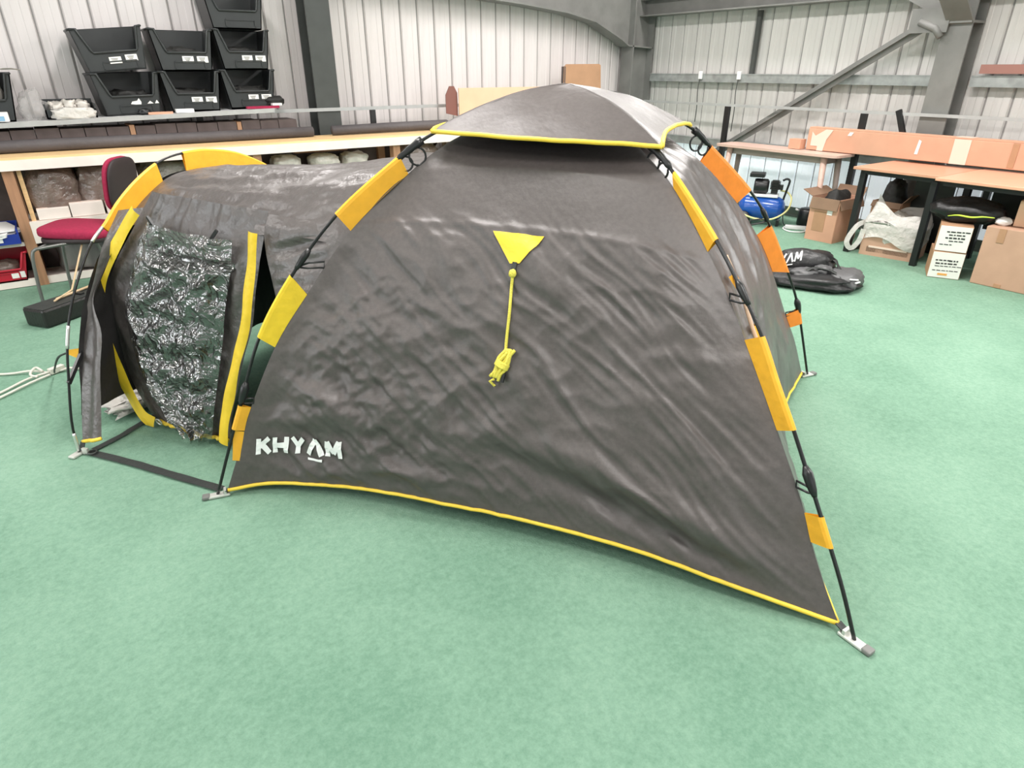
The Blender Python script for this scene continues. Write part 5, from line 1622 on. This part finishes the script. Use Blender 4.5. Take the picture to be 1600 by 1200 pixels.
# large carton at the right edge with a small one on it
t = empty('big_carton', (6.33, 1.72, 0), 'large plain pinkish carton at the right edge of the picture', 'carton')
b = MB(); b.box((6.33, 1.71, 0.235), (0.46, 0.68, 0.47), b=0.006); b.build('body', 'carton_pink', t)
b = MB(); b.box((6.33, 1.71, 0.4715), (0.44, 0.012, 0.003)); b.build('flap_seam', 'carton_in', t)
b = MB(); b.box((6.098, 1.93, 0.41), (0.004, 0.05, 0.11)); b.build('tape', 'carton', t)
b = MB(); b.box((6.097, 1.85, 0.02), (0.004, 0.05, 0.03)); b.build('tape', 'carton', t)
t = empty('small_carton', (6.36, 1.82, 0.473), 'small yellowish carton standing on the large carton at the right edge', 'carton')
b = MB(); b.box((6.36, 1.80, 0.573), (0.22, 0.28, 0.20), rz=0.15, b=0.004); b.build('body', 'carton_light', t)
b = MB(); b.box((6.36, 1.80, 0.674), (0.21, 0.05, 0.003), rz=0.15); b.build('tape', 'tape', t)
b = MB(); b.blob((6.22, 1.985, 0.50), (0.06, 0.055, 0.035), amp=0.2, seed=95, flat=0.15); tag(b.build('white_cloth', 'white_paper'), 'small white cloth on the large carton beside the black bag', 'cloth')

# ------------------------------------------------------------------ air compressor
co = empty('air_compressor', (6.62, 4.42, 0), 'blue-tanked air compressor with black motor on the carpet behind the tent', 'compressor')
pc = Vector((6.62, 4.42, 0)); ua = Vector((0.50, -0.866, 0)); va = Vector((0.866, 0.50, 0))
def TC(x, y, z):
    return pc + ua * x + va * y + Vector((0, 0, z))
b = MB()
prof_t = [(0.001, -0.25), (0.06, -0.245), (0.105, -0.22), (0.13, -0.17), (0.13, 0.17), (0.105, 0.22), (0.06, 0.245), (0.001, 0.25)]
b.lathe(prof_t, lambda x, y, z: TC(z - 0.05, x, y + 0.185), 24); b.build('tank', 'tank_blue', co)
b = MB(); b.box(TC(-0.04, 0, 0.325), (0.30, 0.16, 0.03), rz=math.atan2(ua.y, ua.x), b=0.008); b.build('deck', 'white_plastic', co)
b = MB(); b.lathe([(0.075, 0), (0.08, 0.02), (0.08, 0.15), (0.06, 0.17)], lambda x, y, z: TC(-0.16 + z * 0.9, x, y + 0.42), 16)
b.box(TC(-0.14, 0, 0.54), (0.16, 0.15, 0.045), rz=math.atan2(ua.y, ua.x), b=0.008); b.build('motor', 'black_plastic', co)
b = MB()
for k in range(5):
    b.box(TC(0.06, 0, 0.40 + 0.018 * k), (0.10, 0.10, 0.008), rz=math.atan2(ua.y, ua.x))
b.box(TC(0.06, 0, 0.42), (0.07, 0.07, 0.14), rz=math.atan2(ua.y, ua.x)); b.box(TC(0.12, 0, 0.42), (0.05, 0.06, 0.05), rz=math.atan2(ua.y, ua.x)); b.build('pump_head', 'black_case', co)
b = MB(); cc = curve([TC(0.16, 0, 0.24), TC(0.175, 0, 0.33), TC(0.20, 0, 0.47), TC(0.195, 0, 0.50), TC(0.165, 0, 0.51), TC(0.13, 0, 0.49)]); b.tube([cc(i / 24) for i in range(25)], 0.012, 8); b.build('handle', 'black_plastic', co)
for s in (-1, 1):
    b = MB(); b.lathe([(0.02, -0.02), (0.075, -0.018), (0.08, 0), (0.075, 0.018), (0.02, 0.02)], lambda x, y, z: TC(-0.22 + x, s * 0.14 + z, 0.08 + y), 18); b.build('wheel', 'black_plastic', co)
b = MB(); b.box(TC(0.15, 0, 0.03), (0.03, 0.16, 0.06), rz=math.atan2(ua.y, ua.x)); b.build('foot', 'black_plastic', co)
b = MB(); cc = curve([TC(-0.24, -0.16, 0.13), TC(-0.08, -0.18, 0.09), TC(0.10, -0.17, 0.10), TC(0.23, -0.10, 0.19), TC(0.25, 0.0, 0.30), TC(0.20, 0.04, 0.36), TC(0.12, 0.03, 0.38)]); b.tube([cc(i / 40) for i in range(41)], 0.010, 8); b.build('hose', 'hose', co)
b = MB(); cc = curve([TC(0.18, 0.02, 0.18), TC(0.22, -0.05, 0.03), TC(0.32, -0.02, 0.012), TC(0.45, 0.10, 0.012), (6.93, 4.20, 0.14)]); b.tube([cc(i / 30) for i in range(31)], 0.006, 6); b.build('power_cable', 'black_plastic', co)
# black canister and white extension lead
t = empty('black_canister', (6.95, 4.12, 0), 'black canister on the carpet between compressor and tall carton', 'canister')
b = MB(); b.lathe([(0.085, 0), (0.10, 0.012), (0.10, 0.16), (0.085, 0.19), (0.05, 0.20)], lambda x, y, z: Vector((6.95 + x, 4.10 + y, z)), 20); b.build('body', 'black_plastic', t)
b = MB(); b.tube([(6.86, 4.16, 0.17), (6.83, 4.18, 0.185)], 0.012, 8); b.build('cap', 'white_plastic', t)
t = empty('extension_lead', (6.62, 4.02, 0), 'white extension lead lying on the carpet by the black canister', 'lead')
b = MB(); b.box((6.68, 4.05, 0.022), (0.22, 0.06, 0.04), rz=math.radians(-60), b=0.008); b.build('socket_block', 'white_plastic', t)
b = MB(); cc = curve([(6.74, 3.95, 0.012), (6.60, 3.90, 0.010), (6.50, 3.99, 0.010), (6.56, 4.12, 0.010), (6.66, 4.17, 0.012)]); b.tube([cc(i / 30) for i in range(31)], 0.008, 6); b.build('flex', 'white_plastic', t)

# ------------------------------------------------------------------ black carry bag on the carpet
bg = empty('carry_bag', (5.08, 2.85, 0), 'empty black carry bag with white lettering lying on the carpet right of the tent', 'bag')
ur = Vector((0.488, -0.873, 0)); uf = Vector((0.873, 0.488, 0)); bc = Vector((5.00, 2.80, 0))
def TB(x, y, z):
    return bc + ur * x + uf * y + Vector((0, 0, z))
ang_b = math.atan2(ur.y, ur.x)
b = MB(); b.blob(TB(0.02, -0.03, 0.05), (0.34, 0.25, 0.065), rz=ang_b, amp=0.22, freq=2.2, seed=101, flat=0.25, power=0.8); b.build('body', 'bag', bg)
b = MB(); b.blob(TB(-0.07, 0.17, 0.115), (0.24, 0.13, 0.12), rz=ang_b + 0.12, amp=0.16, freq=1.8, seed=102, flat=0.08, power=0.85); bvh_v, bvh_f = [Vector(v) for v in b.v], list(b.f); roll_o = b.build('rolled_flap', 'bag', bg)
b = MB(); b.blob(TB(0.25, 0.02, 0.065), (0.13, 0.20, 0.07), rz=ang_b - 0.1, amp=0.18, freq=2, seed=103, flat=0.1, power=0.8); gr_ = b.build('end_panel', 'bag_grey', bg, label='grey end panel with white print')
b = MB(); b.blob(TB(-0.06, -0.08, 0.10), (0.12, 0.09, 0.04), rz=ang_b + 0.5, amp=0.25, seed=104); b.build('grey_lining', 'bag_grey', bg)
b = MB(); b.blob(TB(0.07, 0.0, 0.115), (0.07, 0.09, 0.045), rz=ang_b - 0.4, amp=0.25, seed=105); b.build('grey_lining', 'bag_grey', bg)
for pts in ([(-0.10, -0.20, 0.07), (-0.02, -0.10, 0.15), (0.12, -0.06, 0.14), (0.22, -0.12, 0.11)], [(0.13, 0.16, 0.15), (0.15, 0.08, 0.19), (0.19, 0.05, 0.13), (0.17, -0.02, 0.13)], [(-0.30, -0.10, 0.06), (-0.34, -0.16, 0.02), (-0.26, -0.22, 0.02), (-0.14, -0.21, 0.05)]):
    cc = curve([TB(*p_) for p_ in pts]); b = MB()
    def sf(s, t):
        p_ = cc(t); a_ = cc(min(1, t + .03)) - cc(max(0, t - .03)); sd = a_.cross(Vector((0, 0, 1))).normalized()
        return p_ + sd * (s - 0.5) * 0.035
    b.grid(sf, 3, 20); o = b.build('strap', 'strap', bg); md = o.modifiers.new('thickness', 'SOLIDIFY'); md.thickness = 0.004
from mathutils.bvhtree import BVHTree
bvh = BVHTree.FromPolygons(bvh_v, bvh_f)
def bag_letter(x, y):
    X = -0.372 + x * 0.046
    Z = 0.165 + 0.068 * y + 0.30 * (X + 0.12)
    hit = bvh.ray_cast(TB(X, -0.6, Z), uf)
    return (hit[0] if hit[0] is not None else TB(X, 0.05, Z)) - uf * 0.006
b = MB(); lettering(b, 'KHYAM', bag_letter, 1.0, gap=0.30, weight=0.26)
b.build('lettering', 'print', bg, label='white lettering on the bag reading KHYAM')
b = MB()
for (xa, za), (xb, zb_) in (((0.245, 0.07), (0.275, 0.125)), ((0.275, 0.125), (0.335, 0.12)), ((0.285, 0.075), (0.32, 0.10)), ((0.32, 0.10), (0.35, 0.105))):
    b.bar(TB(xa, -0.165, za - 0.015), TB(xb, -0.13, za * 0 + zb_ - 0.015), 0.014, 0.008)
b.build('printed_mark', 'print', gr_)
